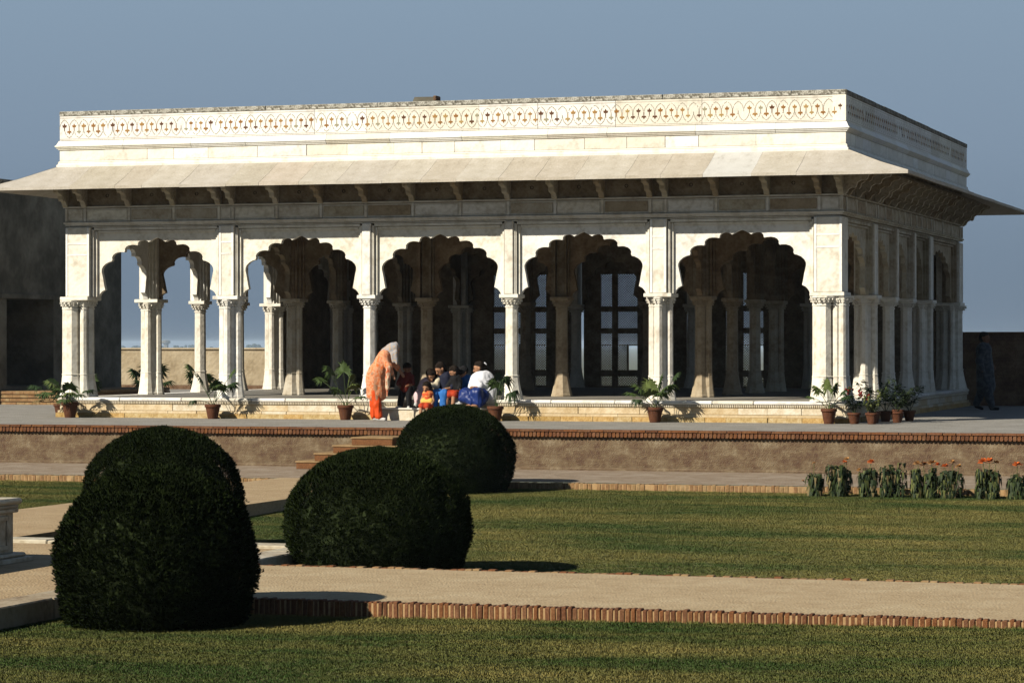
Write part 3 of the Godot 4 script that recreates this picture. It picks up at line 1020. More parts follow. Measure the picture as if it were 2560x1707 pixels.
func build_ground() -> void:
	cache.lawn_noise = FastNoiseLite.new()
	cache.lawn_noise.seed = 8
	cache.lawn_noise.frequency = 0.35
	cache.lawn_noise.fractal_octaves = 4
	cache.lawn_fine = FastNoiseLite.new()
	cache.lawn_fine.seed = 18
	cache.lawn_fine.frequency = 2.2
	# far plain below the fort
	structure("plain", sheet(-6000, 6000, -9000, -36, -14.0), M.plain)
	# terrace the pavilion stands on
	var tb := Build.new()
	tb.quad(Vector3(-60, 0, 4.97), Vector3(40, 0, 4.97), Vector3(40, 0, -15.2), Vector3(-60, 0, -15.2))
	tb.quad(Vector3(-60, 0, -15.2), Vector3(-19.5, 0, -15.2), Vector3(-19.5, 0, -33), Vector3(-60, 0, -33))
	structure("terrace", tb.done(), M.terrace)
	# walk in front of it
	structure("brick_walk", sheet(-40, 30, 4.9, 8.86, -0.66), M.walk)
	# lawn soil
	structure("lawn", lawn_sheet(-40, 30, 8.84, 40.0), M.soil)

	# --- retaining wall with its row of brick dentils
	rng.seed = 12
	var wall := thing("retaining_wall", "low weathered brick retaining wall with dentil cornice below the pavilion terrace", "wall", Vector3(0, 0, 0))
	boxpart("wall_face", Vector3(-40, -0.75, 4.62), Vector3(30, -0.115, 4.93), M.brickwall, wall, 0.004)
	boxpart("wall_foot", Vector3(-40, -0.75, 4.93), Vector3(30, -0.615, 4.985), M.brickwall, wall, 0.02)
	var x := -16.0
	while x < 12.0:
		var w := rng.randf_range(0.2, 0.26)
		part("coping_brick", block_mesh(Vector3(snappedf(w, 0.02), 0.034, 0.36), 0.006), M.bricks[rng.randi() % 6], wall, at(Vector3(x + w * 0.5, -0.014 + rng.randf_range(-0.002, 0.002), 4.83 + rng.randf_range(-0.004, 0.004))))
		x += w + 0.006
	boxpart("dentil_bed", Vector3(-40, -0.115, 4.62), Vector3(30, -0.032, 4.945), M.old_brick, wall, 0.002)
	# every dentil is a little leaf-shaped brick, leaning
	var dent := Build.new()
	dent.prism(PackedVector2Array([Vector2(-0.026, -0.036), Vector2(0.008, -0.04), Vector2(0.027, -0.02), Vector2(0.027, 0.036), Vector2(-0.02, 0.036), Vector2(-0.027, 0.01)]), -0.03, 0.032)
	var dm := dent.done()
	x = -15.2
	for k in 292:
		part("dentil", dm, M.bricks[rng.randi() % 6], wall, Transform3D(Basis(Vector3.BACK, rng.randf_range(-0.08, 0.08)), Vector3(x, -0.074, 4.972 + rng.randf_range(-0.005, 0.005))))
		x += 0.068
	# the run goes on out of view
	var more := Build.new()
	var poly := PackedVector2Array([Vector2(-0.026, -0.036), Vector2(0.008, -0.04), Vector2(0.027, -0.02), Vector2(0.027, 0.036), Vector2(-0.02, 0.036), Vector2(-0.027, 0.01)])
	for k in 110:
		more.prism(poly, -0.03, 0.032, at(Vector3(x + k * 0.068, -0.074, 4.972)))
		more.prism(poly, -0.03, 0.032, at(Vector3(-15.268 - k * 0.068, -0.074, 4.972)))
	var run := part("dentil_run", more.done(), M.bricks[1], wall)
	run.set_meta("kind", "stuff")

	# --- double flight of brick steps up to the terrace
	var stair := thing("brick_stair", "short brick stair against the retaining wall, half hidden by clipped bush", "stairs", Vector3(-6.78, -0.66, 4.99))
	for k in 4:
		var half := 0.36 + 0.33 * (3 - k)
		var y1 := 0.135 * (k + 1)
		var tread := boxpart("step", Vector3(-half, 0.135 * k, 0), Vector3(half, y1 - 0.03, 0.92), M.bricks[4], stair, 0.008)
		part("tread", block_mesh(Vector3(half * 2 + 0.03, 0.03, 0.95), 0.008), M.dry_bricks[0], tread, at(Vector3(0, 0.0675, 0.0)))

	# --- kerb of upright bricks between walk and lawn
	var kerb := thing("brick_kerb", "low kerb of pale upright bricks between brick walk and lawn", "kerb")
	rng.seed = 41
	var kx := -14.6
	for k in 290:
		var w := 0.064
		if kx > -7.3 and kx < -4.75:
			kx += w + 0.004
			continue
		part("brick", block_mesh(Vector3(0.06, 0.2, 0.11), 0.008), M.dry_bricks[rng.randi() % 3], kerb, at(Vector3(kx, -0.765 + rng.randf_range(-0.008, 0.004), 8.885 + rng.randf_range(-0.008, 0.008))))
		kx += w + 0.004
	var rest := Build.new()
	for k in 100:
		rest.chamfered(Vector3(kx + k * 0.068 - 0.03, -0.865, 8.83), Vector3(kx + k * 0.068 + 0.03, -0.667, 8.938), 0.008)
	var rk := part("brick_run", rest.done(), M.dry_bricks[1], kerb)
	rk.set_meta("kind", "stuff")
	boxpart("mortar_bed", Vector3(-14.7, -0.9, 8.86), Vector3(12.0, -0.672, 8.934), M.mortar, kerb, 0.002)

	# --- path that runs from the stair to the middle platform
	var zp := Build.new()
	zp.box(Vector3(-7.2, -1.0, 8.84), Vector3(-4.85, -0.656, 22.6))
	structure("cross_path", zp.done(), M.cross_path)
	# --- path parallel to the pavilion, edged in brick on edge
	var fp := Build.new()
	fp.box(Vector3(-1.0, -1.0, 24.58), Vector3(16.0, -0.668, 27.72))
	var path := structure("garden_path", fp.done(), M.path)
	rng.seed = 43
	var bx := 0.2
	for k in 290:
		var w := rng.randf_range(0.036, 0.044)
		part("edging_brick", block_mesh(Vector3(snappedf(w, 0.004), 0.22, 0.1), 0.007), M.bricks[rng.randi() % 6], path, Transform3D(Basis(Vector3.BACK, rng.randf_range(-0.03, 0.03)), Vector3(bx + w * 0.5, -0.768 + rng.randf_range(-0.007, 0.006), 27.775 + rng.randf_range(-0.007, 0.007))))
		bx += w + rng.randf_range(0.005, 0.01)
	part("mortar_bed", block_mesh(Vector3(13.4, 0.215, 0.1), 0.002), M.mortar, path, at(Vector3(6.85, -0.779, 27.768)))
	bx = -0.98
	for k in 200:
		var w := rng.randf_range(0.066, 0.074)
		part("far_edging_brick", block_mesh(Vector3(snappedf(w, 0.004), 0.26, 0.09), 0.006), M.dry_bricks[rng.randi() % 3] if rng.randf() < 0.6 else M.bricks[2], path, at(Vector3(bx + w * 0.5, -0.79 + rng.randf_range(-0.012, 0.008), 24.53 + rng.randf_range(-0.008, 0.008))))
		bx += w + rng.randf_range(0.004, 0.01)

	# --- square platform with marble kerb, left of the path
	var plat := thing("marble_platform", "low earthen platform with white marble kerb at lower left", "platform", Vector3(-6.0, 0, 26.2))
	boxpart("platform_bed", Vector3(-4.7, -1.0, -3.5), Vector3(4.7, -0.66, 3.9), M.cross_path, plat, 0.002)
	rng.seed = 45
	# right kerb, stone by stone
	var kz := -3.85
	while kz < 4.2:
		var w := rng.randf_range(1.0, 1.5)
		boxpart("kerb_stone", Vector3(4.68, -1.0, kz), Vector3(5.03, -0.625 + rng.randf_range(-0.003, 0.003), kz + w - 0.006), [M.ageds[2], M.ageds[1], M.ageds[0]][rng.randi() % 3], plat, 0.012)
		kz += w
	var kx2 := 4.67
	while kx2 > -5.0:
		var w := rng.randf_range(1.0, 1.5)
		boxpart("kerb_stone", Vector3(kx2 - w + 0.006, -1.0, -3.85), Vector3(kx2, -0.625 + rng.randf_range(-0.003, 0.003), -3.5), [M.ageds[2], M.ageds[1], M.ageds[0]][rng.randi() % 3], plat, 0.012)
		kx2 -= w
	# --- marble seat on the platform
	build_seat()

	# --- grass
	var off_paths := func(px: float, pz: float) -> bool:
		return (px > -7.22 and px < -4.83 and pz < 22.6) or (px < -0.95 and px > -11.1 and pz > 22.3 and pz < 30.3) or (pz > 24.46 and pz < 27.84 and px > -1.1) or (pz < 8.95)
	# only the ground the view and its neighbours can see
	var view := func(px: float, pz: float) -> bool:
		var d := Vector3(px - 9.4255, 0, pz - 48.92)
		var depth := d.dot(Vector3(-0.305, 0, -0.95234))
		var side := d.dot(Vector3(0.95234, 0, -0.305))
		return absf(side) > depth * 0.19 + 4.0
	var skip := func(px: float, pz: float) -> bool:
		return off_paths.call(px, pz) or view.call(px, pz)
	grow_lawn("back_lawn", "mown lawn with straw patches between the path and the brick walk", -17.0, 14.0, 8.95, 24.5, 0.064, 5, skip)
	grow_lawn("front_lawn", "mown lawn in the foreground before the brick edging", -1.6, 13.0, 27.84, 34.0, 0.048, 6, skip)

func build_seat() -> void:
	var s := thing("marble_bench", "carved white marble bench with recessed side panel on the platform", "bench", Vector3(-4.66, -0.66, 26.72))
	# base mouldings, body, panels, cornice, top
	boxpart("base", Vector3(-1.5, 0, -1.95), Vector3(1.5, 0.045, 2.3), M.ageds[2], s, 0.006)
	boxpart("base_moulding", Vector3(-1.45, 0.045, -1.9), Vector3(1.45, 0.085, 2.25), M.ageds[2], s, 0.02)
	boxpart("body", Vector3(-1.36, 0.085, -1.8), Vector3(1.36, 0.47, 2.15), M.ageds[2], s, 0.006)
	boxpart("cornice", Vector3(-1.4, 0.47, -1.84), Vector3(1.4, 0.515, 2.2), M.ageds[2], s, 0.01)
	boxpart("top_slab", Vector3(-1.43, 0.55, -1.87), Vector3(1.43, 0.61, 2.23), M.ageds[2], s, 0.022)
	boxpart("neck", Vector3(-1.38, 0.515, -1.82), Vector3(1.38, 0.55, 2.18), M.ageds[2], s, 0.004)
	var b := Build.new()
	var z := -1.8
	while z < 2.15:
		b.chamfered(Vector3(1.37, 0.517, z), Vector3(1.418, 0.548, z + 0.026), 0.006)
		z += 0.04
	var beads := part("bead_row", b.done(), M.ageds[2], s)
	beads.set_meta("kind", "stuff")
	# raised frames leave recessed panels on the side
	for q in [[-1.72, -0.62], [-0.5, 0.6], [0.72, 2.05]]:
		var f := Build.new()
		f.box(Vector3(1.355, 0.12, q[0]), Vector3(1.376, 0.44, q[0] + 0.07))
		f.box(Vector3(1.355, 0.12, q[1] - 0.07), Vector3(1.376, 0.44, q[1]))
		f.box(Vector3(1.355, 0.12, q[0] + 0.07), Vector3(1.376, 0.16, q[1] - 0.07))
		f.box(Vector3(1.355, 0.4, q[0] + 0.07), Vector3(1.376, 0.44, q[1] - 0.07))
		part("panel_frame", f.done(), M.ageds[2], s)

# ------------------------------------------------------------------ walls and buildings round the terrace
func build_surroundings() -> void:
	# parapet at the far edge of the terrace
	var par := thing("terrace_parapet", "sunlit buff plastered parapet wall far behind the left arches", "wall", Vector3(-30, 0, -32.0))
	boxpart("wall_face", Vector3(-25, -0.5, -0.3), Vector3(10.5, 1.22, 0.3), M.buff, par, 0.05)
	boxpart("coping", Vector3(-25, 1.22, -0.34), Vector3(10.5, 1.29, 0.34), M.buff, par, 0.06)
	boxpart("planting_bed", Vector3(-25, -0.1, 0.35), Vector3(10.5, 0.12, 1.3), M.old_brick, par, 0.02)
	# tall building on the left; the side with the doorway faces right
	var bl := thing("plastered_building", "tall grey plastered building with dark doorway at the left edge", "building", Vector3(-22.0, 0, -12.0))
	var w := Build.new()
	w.box(Vector3(-9, -0.2, -4.2), Vector3(0, 5.1, -0.42))
	w.box(Vector3(-9, -0.2, 1.98), Vector3(0, 5.1, 2.4))
	w.box(Vector3(-9, 2.5, -0.42), Vector3(0, 5.1, 1.98))
	w.box(Vector3(-9, -0.2, -0.42), Vector3(0, 0.42, 1.98))
	w.box(Vector3(-9, 0.42, -0.42), Vector3(-6.0, 2.5, 1.98))
	part("wall", w.done(), M.grey_plaster, bl)
	boxpart("coping", Vector3(-9.1, 5.1, -4.3), Vector3(0.1, 5.3, 2.5), M.lichen_dark, bl, 0.03)
	boxpart("lintel", Vector3(-0.3, 2.5, -0.7), Vector3(0.05, 2.62, 2.3), M.grey_plaster, bl, 0.01)
	# brick landing before the doorway
	var land := thing("brick_landing", "low sunlit brick landing below the dark doorway at left", "steps", Vector3(-22.0, 0, -12.0))
	for k in 4:
		var b := boxpart("brick_course", Vector3(0.0, k * 0.085 - 0.02, -3.8 + k * 0.01), Vector3(1.6 - k * 0.012, k * 0.085 + 0.06, 2.3 - k * 0.02), M.dry_bricks[k % 3], land, 0.012)
		rng.seed = 300 + k
		var xx := -2.2
		while xx < 1.5:
			var bw := rng.randf_range(0.2, 0.26)
			part("brick", block_mesh(Vector3(0.2, 0.07, 0.1), 0.008), M.dry_bricks[rng.randi() % 3], b, at(Vector3(xx * 0.42 + 0.1, 0, 3.04 + rng.randf_range(-0.01, 0.01))))
			xx += bw
	# dark brick wall that closes the terrace on the right
	var rw := thing("dark_brick_wall", "dark brick wall in shade to the right of the pavilion", "wall", Vector3(-0.6, 0, -14.75))
	boxpart("wall_face", Vector3(0, -0.2, -0.5), Vector3(30, 1.6, 0.0), M.old_brick, rw, 0.01)
	boxpart("coping", Vector3(0, 1.6, -0.53), Vector3(30, 1.68, 0.04), M.old_brick, rw, 0.02)
	boxpart("wall_foot", Vector3(0, -0.2, 0.0), Vector3(30, 0.25, 0.12), M.old_brick, rw, 0.03)
	# loose slab on the roof
	var sl := thing("roof_slab", "loose grey stone slab lying on top of the pavilion parapet", "slab", Vector3(-7.96, 5.945, -0.14))
	var sb := Build.new()
	sb.prism(PackedVector2Array([Vector2(-0.24, 0), Vector2(0.2, 0), Vector2(0.215, 0.08), Vector2(-0.2, 0.085)]), -0.12, 0.12)
	part("slab", sb.done(), M.grey_plaster, sl)
	part("end_block", block_mesh(Vector3(0.06, 0.1, 0.26), 0.012), M.old_brick, sl, at(Vector3(0.2, 0.052, 0)))
	# far below and beyond: a hazy line of trees and a water tower
	rng.seed = 70
	var b := Build.new(true)
	for k in 60:
		var px := -2300.0 + k * 16.0 if k < 32 else -1300.0 + (k - 32) * 40.0
		px += rng.randf_range(-12, 12)
		var pz := -4500.0 + rng.randf_range(-250, 250)
		var hgt := rng.randf_range(9, 16)
		for q in 5:
			var c := Vector3(px + rng.randf_range(-9, 9), -14.0 + hgt * rng.randf_range(0.3, 0.8), pz + rng.randf_range(-3, 3))
			var rr := hgt * rng.randf_range(0.2, 0.36)
			b.lathe([Vector2(0, -rr * 0.8), Vector2(rr * 0.7, -rr * 0.55), Vector2(rr, 0), Vector2(rr * 0.72, rr * 0.55), Vector2(0, rr * 0.8)], 7, at(c), rng.randf() * TAU)
	var wood := structure("far_wood", b.done(), M.leaf_dark)
	wood.set_meta("kind", "stuff")
	tag(wood, "hazy line of far trees low on the horizon", "trees")
	var tower := thing("water_tower", "small hazy water tower on the horizon between the left columns", "tower", Vector3(-2005, -14, -4300))
	var tb := Build.new()
	tb.lathe([Vector2(4.6, 0), Vector2(4.2, 14)], 8)
	part("tower_shaft", tb.done(), M.grey_plaster, tower)
	var tk := Build.new()
	tk.lathe([Vector2(4.5, 14), Vector2(7.5, 16), Vector2(7.5, 20), Vector2(0, 21.5)], 10)
	part("tank", tk.done(), M.grey_plaster, tower)

# ------------------------------------------------------------------ clipped shrubs
func shrub_radius(u: float, R: float) -> float:
	# u from 0 at the ground to 1 at the crown
	if u < 0.4:
		return R * (0.86 + 0.14 * sin(u / 0.4 * PI * 0.5))
	var v := (u - 0.4) / 0.6
	return R * sqrt(max(0.0, 1.0 - pow(v, 2.25)))

func sprig_mesh(seed_: int) -> ArrayMesh:
	rng.seed = seed_
	var st := SurfaceTool.new()
	st.begin(Mesh.PRIMITIVE_TRIANGLES)
	for k in 13:
		var a := rng.randf() * TAU
		var lean := rng.randf_range(0.1, 0.75)
		var d := Vector3(cos(a) * lean, 1.0, sin(a) * lean).normalized()
		var l := rng.randf_range(0.014, 0.036)
		var w := d.cross(Vector3(sin(a * 3.0), 0.3, cos(a * 5.0))).normalized() * rng.randf_range(0.0025, 0.005)
		var p := Vector3(cos(a), 0, sin(a)) * 0.01
		var n := d.cross(w).normalized()
		if n.y < 0:
			n = -n
		var c := rng.randf_range(0.55, 1.3)
		if rng.randf() < 0.05:
			c *= 2.4
		var pts := [p - w * 0.4, p + d * l * 0.5 - w, p + d * l, p + d * l * 0.5 + w]
		for t in [[0, 1, 2], [0, 2, 3]]:
			for q in t:
				st.set_color(Color(c, c, c))
				st.set_normal(n)
				st.add_vertex(pts[q])
	return st.commit()

func build_shrub(label: String, pos: Vector3, R: float, H: float, count: int, seed_: int) -> void:
	var r := RandomNumberGenerator.new()
	r.seed = seed_
	var bump_ := FastNoiseLite.new()
	bump_.seed = seed_
	bump_.frequency = 1.5
	var t := thing("clipped_shrub", label, "shrub", pos, 0.0, "dome-clipped shrubs on the lawn")
	# dark mass of twigs inside
	var core := Build.new(true)
	var rings := 14
	var segs := 28
	var pts := []
	for j in rings + 1:
		var u := float(j) / rings
		var row := []
		for k in segs:
			var a := TAU * k / segs
			var d := Vector3(cos(a), 0, sin(a))
			var rr := (shrub_radius(u, R) - 0.13) * (1.0 + 0.06 * bump_.get_noise_3d(d.x * 1.6, u * 2.0, d.z * 1.6))
			row.append(d * max(rr, 0.0) + Vector3(0, u * (H - 0.11), 0))
		pts.append(row)
	for j in rings:
		for k in segs:
			var k2 := (k + 1) % segs
			core.quad(pts[j][k2], pts[j][k], pts[j + 1][k], pts[j + 1][k2])
	part("twig_mass", core.done(), M.hedge_core, t)
	var stem := Build.new()
	stem.tube([Vector3(0, -0.1, 0), Vector3(0.01, 0.5, 0)], [0.06, 0.05], 8)
	part("trunk", stem.done(), M.bark, t)
	for v in 2:
		var mm := MultiMesh.new()
		mm.transform_format = MultiMesh.TRANSFORM_3D
		mm.use_colors = true
		mm.mesh = sprig_mesh(seed_ * 7 + v)
		mm.instance_count = count / 2
		for k in count / 2:
			# even over the surface: draw heights by area
			var u := r.randf()
			if r.randf() < 0.3:
				u = 1.0 - 0.35 * r.randf() * r.randf()
			var a := r.randf() * TAU
			var d := Vector3(cos(a), 0, sin(a))
			var n2 := bump_.get_noise_3d(d.x * 1.6, u * 2.0, d.z * 1.6)
			var rr := shrub_radius(u, R) * (1.0 + 0.06 * n2) - 0.12 * r.randf() * r.randf() + (0.035 * r.randf() if r.randf() < 0.06 else 0.0)
			var e := 0.01
			var slope := (shrub_radius(min(u + e, 1.0), R) - shrub_radius(max(u - e, 0.0), R)) / (2 * e * H)
			var nrm := (d - Vector3(0, slope, 0)).normalized()
			if u > 0.985:
				nrm = Vector3.UP
				rr *= sqrt(r.randf())
			var up := (nrm * 0.75 + Vector3(0, 0.7, 0) + Vector3(r.randf_range(-0.5, 0.5), r.randf_range(-0.3, 0.3), r.randf_range(-0.5, 0.5))).normalized()
			var sx := up.cross(Vector3(r.randf() - 0.5, r.randf() - 0.5, r.randf() - 0.5)).normalized()
			var s := r.randf_range(0.75, 1.35)
			mm.set_instance_transform(k, Transform3D(Basis(sx, up, sx.cross(up)) * Basis.from_scale(Vector3.ONE * s), d * max(rr, 0.0) + Vector3(0, u * H - 0.1 * r.randf() * r.randf() * u, 0)))
			var g := r.randf_range(0.7, 1.3) * (1.0 + 0.35 * bump_.get_noise_3d(d.x * 5.0, u * 5.0, d.z * 5.0 + 9.0))
			mm.set_instance_color(k, Color(0.015 * g, 0.0225 * g, 0.007 * g))
		var o := MultiMeshInstance3D.new()
		o.name = "foliage"
		o.multimesh = mm
		o.material_override = M.hedge
		t.add_child(o, true)
		o.set_meta("kind", "stuff")

# ------------------------------------------------------------------ pots and palms
func pot(parent: Node, r: float, h: float, m: Material) -> void:
	var b := Build.new(true)
	b.lathe([Vector2(0, 0), Vector2(r * 0.62, 0), Vector2(r * 0.64, 0.01), Vector2(r * 0.92, h * 0.8)], 20)
	part("pot", b.done(), m, parent)
	var c := Build.new(true)
	c.lathe([Vector2(r * 0.92, h * 0.8), Vector2(r * 1.02, h * 0.8), Vector2(r * 1.04, h * 0.82), Vector2(r * 1.04, h * 0.98), Vector2(r * 1.0, h), Vector2(r * 0.93, h), Vector2(r * 0.91, h * 0.93)], 20)
	part("pot_rim", c.done(), m, parent)
	var d := Build.new()
	d.lathe([Vector2(r * 0.91, h * 0.9), Vector2(0, h * 0.92)], 14)
	part("soil", d.done(), M.pot_soil, parent)

func fan_leaf(r: RandomNumberGenerator, root: Vector3, tip: Vector3, sag: float, size: float, n: int, droop: float) -> ArrayMesh:
	var b := Build.new()
	var midp := root.lerp(tip, 0.5) + Vector3(0, sag, 0)
	var path := []
	for k in 6:
		var t := k / 5.0
		path.append(root.lerp(midp, t).lerp(midp.lerp(tip, t), t))
	b.tube(path, [0.007, 0.006, 0.006, 0.005, 0.005, 0.004], 5)
	var dir: Vector3 = (path[5] - path[4]).normalized()
	var side := dir.cross(Vector3.UP).normalized()
	if side.length() < 0.1:
		side = Vector3.RIGHT
	var nrm := side.cross(dir).normalized()
	for k in n:
		var f := (k + 0.5) / n * 2.0 - 1.0
		var a := f * 2.1
		var d := (dir * cos(a) + side * sin(a)).normalized()
		var l := size * (0.75 + 0.3 * cos(a * 0.7)) * r.randf_range(0.85, 1.1)
		var w := d.cross(nrm).normalized() * size * 0.075
		var fold := nrm * size * 0.03
		var p0: Vector3 = path[5]
		var p1 := p0 + d * l * 0.55 + nrm * size * 0.06
		var p2 := p0 + d * l + Vector3(0, -droop * l * r.randf_range(0.5, 1.4), 0)
		b.tri(p0, p1 - w, p1 + fold)
		b.tri(p0, p1 + fold, p1 + w)
		b.tri(p1 - w, p2, p1 + fold)
		b.tri(p1 + fold, p2, p1 + w)
	return b.done()

# fronds: [[dx, dy, dz of the leaf centre from the pot's base, size, material], ...]
func potted_palm(label: String, pos: Vector3, pr: float, ph: float, fronds: Array, seed_: int, with_pot := true, clay: Material = null) -> void:
	var r := RandomNumberGenerator.new()
	r.seed = seed_
	var t := thing("potted_palm" if with_pot else "garden_palm", label, "palm", pos, 0.0, "fan palms round the pavilion")
	if with_pot:
		pot(t, pr, ph, clay if clay else M.clay)
	for f in fronds:
		var tip := Vector3(f[0], f[1], f[2])
		var root := Vector3(r.randf_range(-0.03, 0.03), ph * 0.9, r.randf_range(-0.03, 0.03))
		var lf := part("frond", fan_leaf(r, root, tip, 0.05 + 0.12 * absf(f[0]), f[3] * 1.02, 22, 0.35 if f.size() < 6 else f[5]), M[f[4]], t)

func leafy_plant(called: String, label: String, pos: Vector3, h: float, spread: float, n: int, mats: Array, seed_: int, blooms: Array, group := "") -> Node3D:
	var r := RandomNumberGenerator.new()
	r.seed = seed_
	var t := thing(called, label, "plant", pos, r.randf() * TAU, group)
	pot(t, 0.115, 0.2, M.clay)
	for s in 5:
		var b := Build.new()
		var a := TAU * s / 5.0 + r.randf()
		var top := Vector3(cos(a) * spread * 0.5, h * r.randf_range(0.75, 1.0), sin(a) * spread * 0.5)
		b.tube([Vector3(0, 0.17, 0), top * 0.55 + Vector3(0, 0.08, 0), top], [0.006, 0.005, 0.003], 5)
		part("stem", b.done(), M.leaf, t)
		var lb := Build.new()
		for k in n:
			var q := r.randf_range(0.3, 1.0)
			var p := Vector3(0, 0.17, 0).lerp(top, q)
			var aa := r.randf() * TAU
			var d := Vector3(cos(aa), r.randf_range(-0.5, 0.5), sin(aa)).normalized()
			var l := r.randf_range(0.06, 0.12)
			var w := d.cross(Vector3.UP).normalized() * l * 0.24
			lb.quad(p, p + d * l * 0.5 + w, p + d * l + Vector3(0, -0.02, 0), p + d * l * 0.5 - w)
		part("foliage", lb.done(), mats[s % mats.size()], t)
		if blooms.size() > 0:
			var fb := Build.new(true)
			for k in 5:
				fb.lathe([Vector2(0, -0.02), Vector2(0.022, 0), Vector2(0.016, 0.02), Vector2(0, 0.03)], 6, at(top + Vector3(r.randf_range(-0.03, 0.03), k * 0.02, r.randf_range(-0.03, 0.03))))
			part("bloom", fb.done(), blooms[s % blooms.size()], t)
	return t

# ------------------------------------------------------------------ wilted marigolds along the lawn edge
func marigold(label: String, pos: Vector3, h: float, w: float, heads: Array, seed_: int, bare := false) -> void:
	var r := RandomNumberGenerator.new()
	r.seed = seed_
	var t := thing("marigold_plant", label, "plant", pos, 0.0, "wilting marigolds along the lawn edge")
	t.scale = Vector3(1.12, 1.16, 1.12)
	var stems := int(4 + w * 34)
	for s in stems:
		var base := Vector3(r.randf_range(-w, w) * 0.62, 0, r.randf_range(-0.05, 0.05))
		var top := Vector3(base.x * 1.1 + r.randf_range(-0.02, 0.02), h * r.randf_range(0.72, 1.0), base.z * 1.4)
		var b := Build.new()
		b.tube([base, base.lerp(top, 0.5) + Vector3(r.randf_range(-0.012, 0.012), 0, 0), top], [0.006, 0.005, 0.004], 5)
		part("stem", b.done(), M.leaf_light if r.randf() < 0.5 else M.leaf, t)
		# leaves hang limp along the stem
		var groups := [Build.new(), Build.new(), Build.new()]
		for k in 60:
			var q := r.randf_range(0.12, 1.0)
			var p := base.lerp(top, q)
			var a := r.randf() * TAU
			var out := Vector3(cos(a), 0, sin(a) * 0.7)
			var l := r.randf_range(0.07, 0.13)
			var e := p + out * l * 0.6 + Vector3(0, 0.012, 0)
			var tip := e + out * l * 0.16 + Vector3(0, -l * r.randf_range(0.5, 1.15), 0)
			var wv := Vector3(-sin(a), 0.15, cos(a)) * r.randf_range(0.012, 0.024)
			var g: Build = groups[0 if r.randf() < 0.5 else 1 if r.randf() < 0.6 else 2]
			g.tri(p, e + wv, e - wv)
			g.tri(e - wv, e + wv, tip)
		part("foliage", groups[0].done(), M.leaf_dark, t)
		part("foliage", groups[1].done(), M.leaf, t)
		part("foliage", groups[2].done(), M.leaf_light if q_light(r) else M.leaf_dry, t)
	for hd in heads:
		var c := Vector3(hd[0], hd[1], hd[2])
		var fb := Build.new()
		# ragged head of petals
		var rad: float = hd[3] * 1.4
		for k in 26:
			var a := r.randf() * TAU
			var el := r.randf_range(-0.3, 1.2)
			var d := Vector3(cos(a) * cos(el), sin(el) * 0.7, sin(a) * cos(el))
			var s1 := d.cross(Vector3(0.2, 1, 0.1)).normalized() * rad * 0.34
			fb.quad(c, c + d * rad * 0.7 - s1, c + d * rad * r.randf_range(0.85, 1.15), c + d * rad * 0.7 + s1)
		var f := part("flower_head", fb.done(), M[hd[4]], t)
		f.material_override.cull_mode = BaseMaterial3D.CULL_DISABLED
		var sb := Build.new()
		sb.tube([Vector3(c.x * 0.7, h * 0.6, c.z), c + Vector3(0, -rad * 0.2, 0)], [0.005, 0.004], 5)
		part("flower_stalk", sb.done(), M.leaf_light, t)

func q_light(r: RandomNumberGenerator) -> bool:
	return r.randf() < 0.6

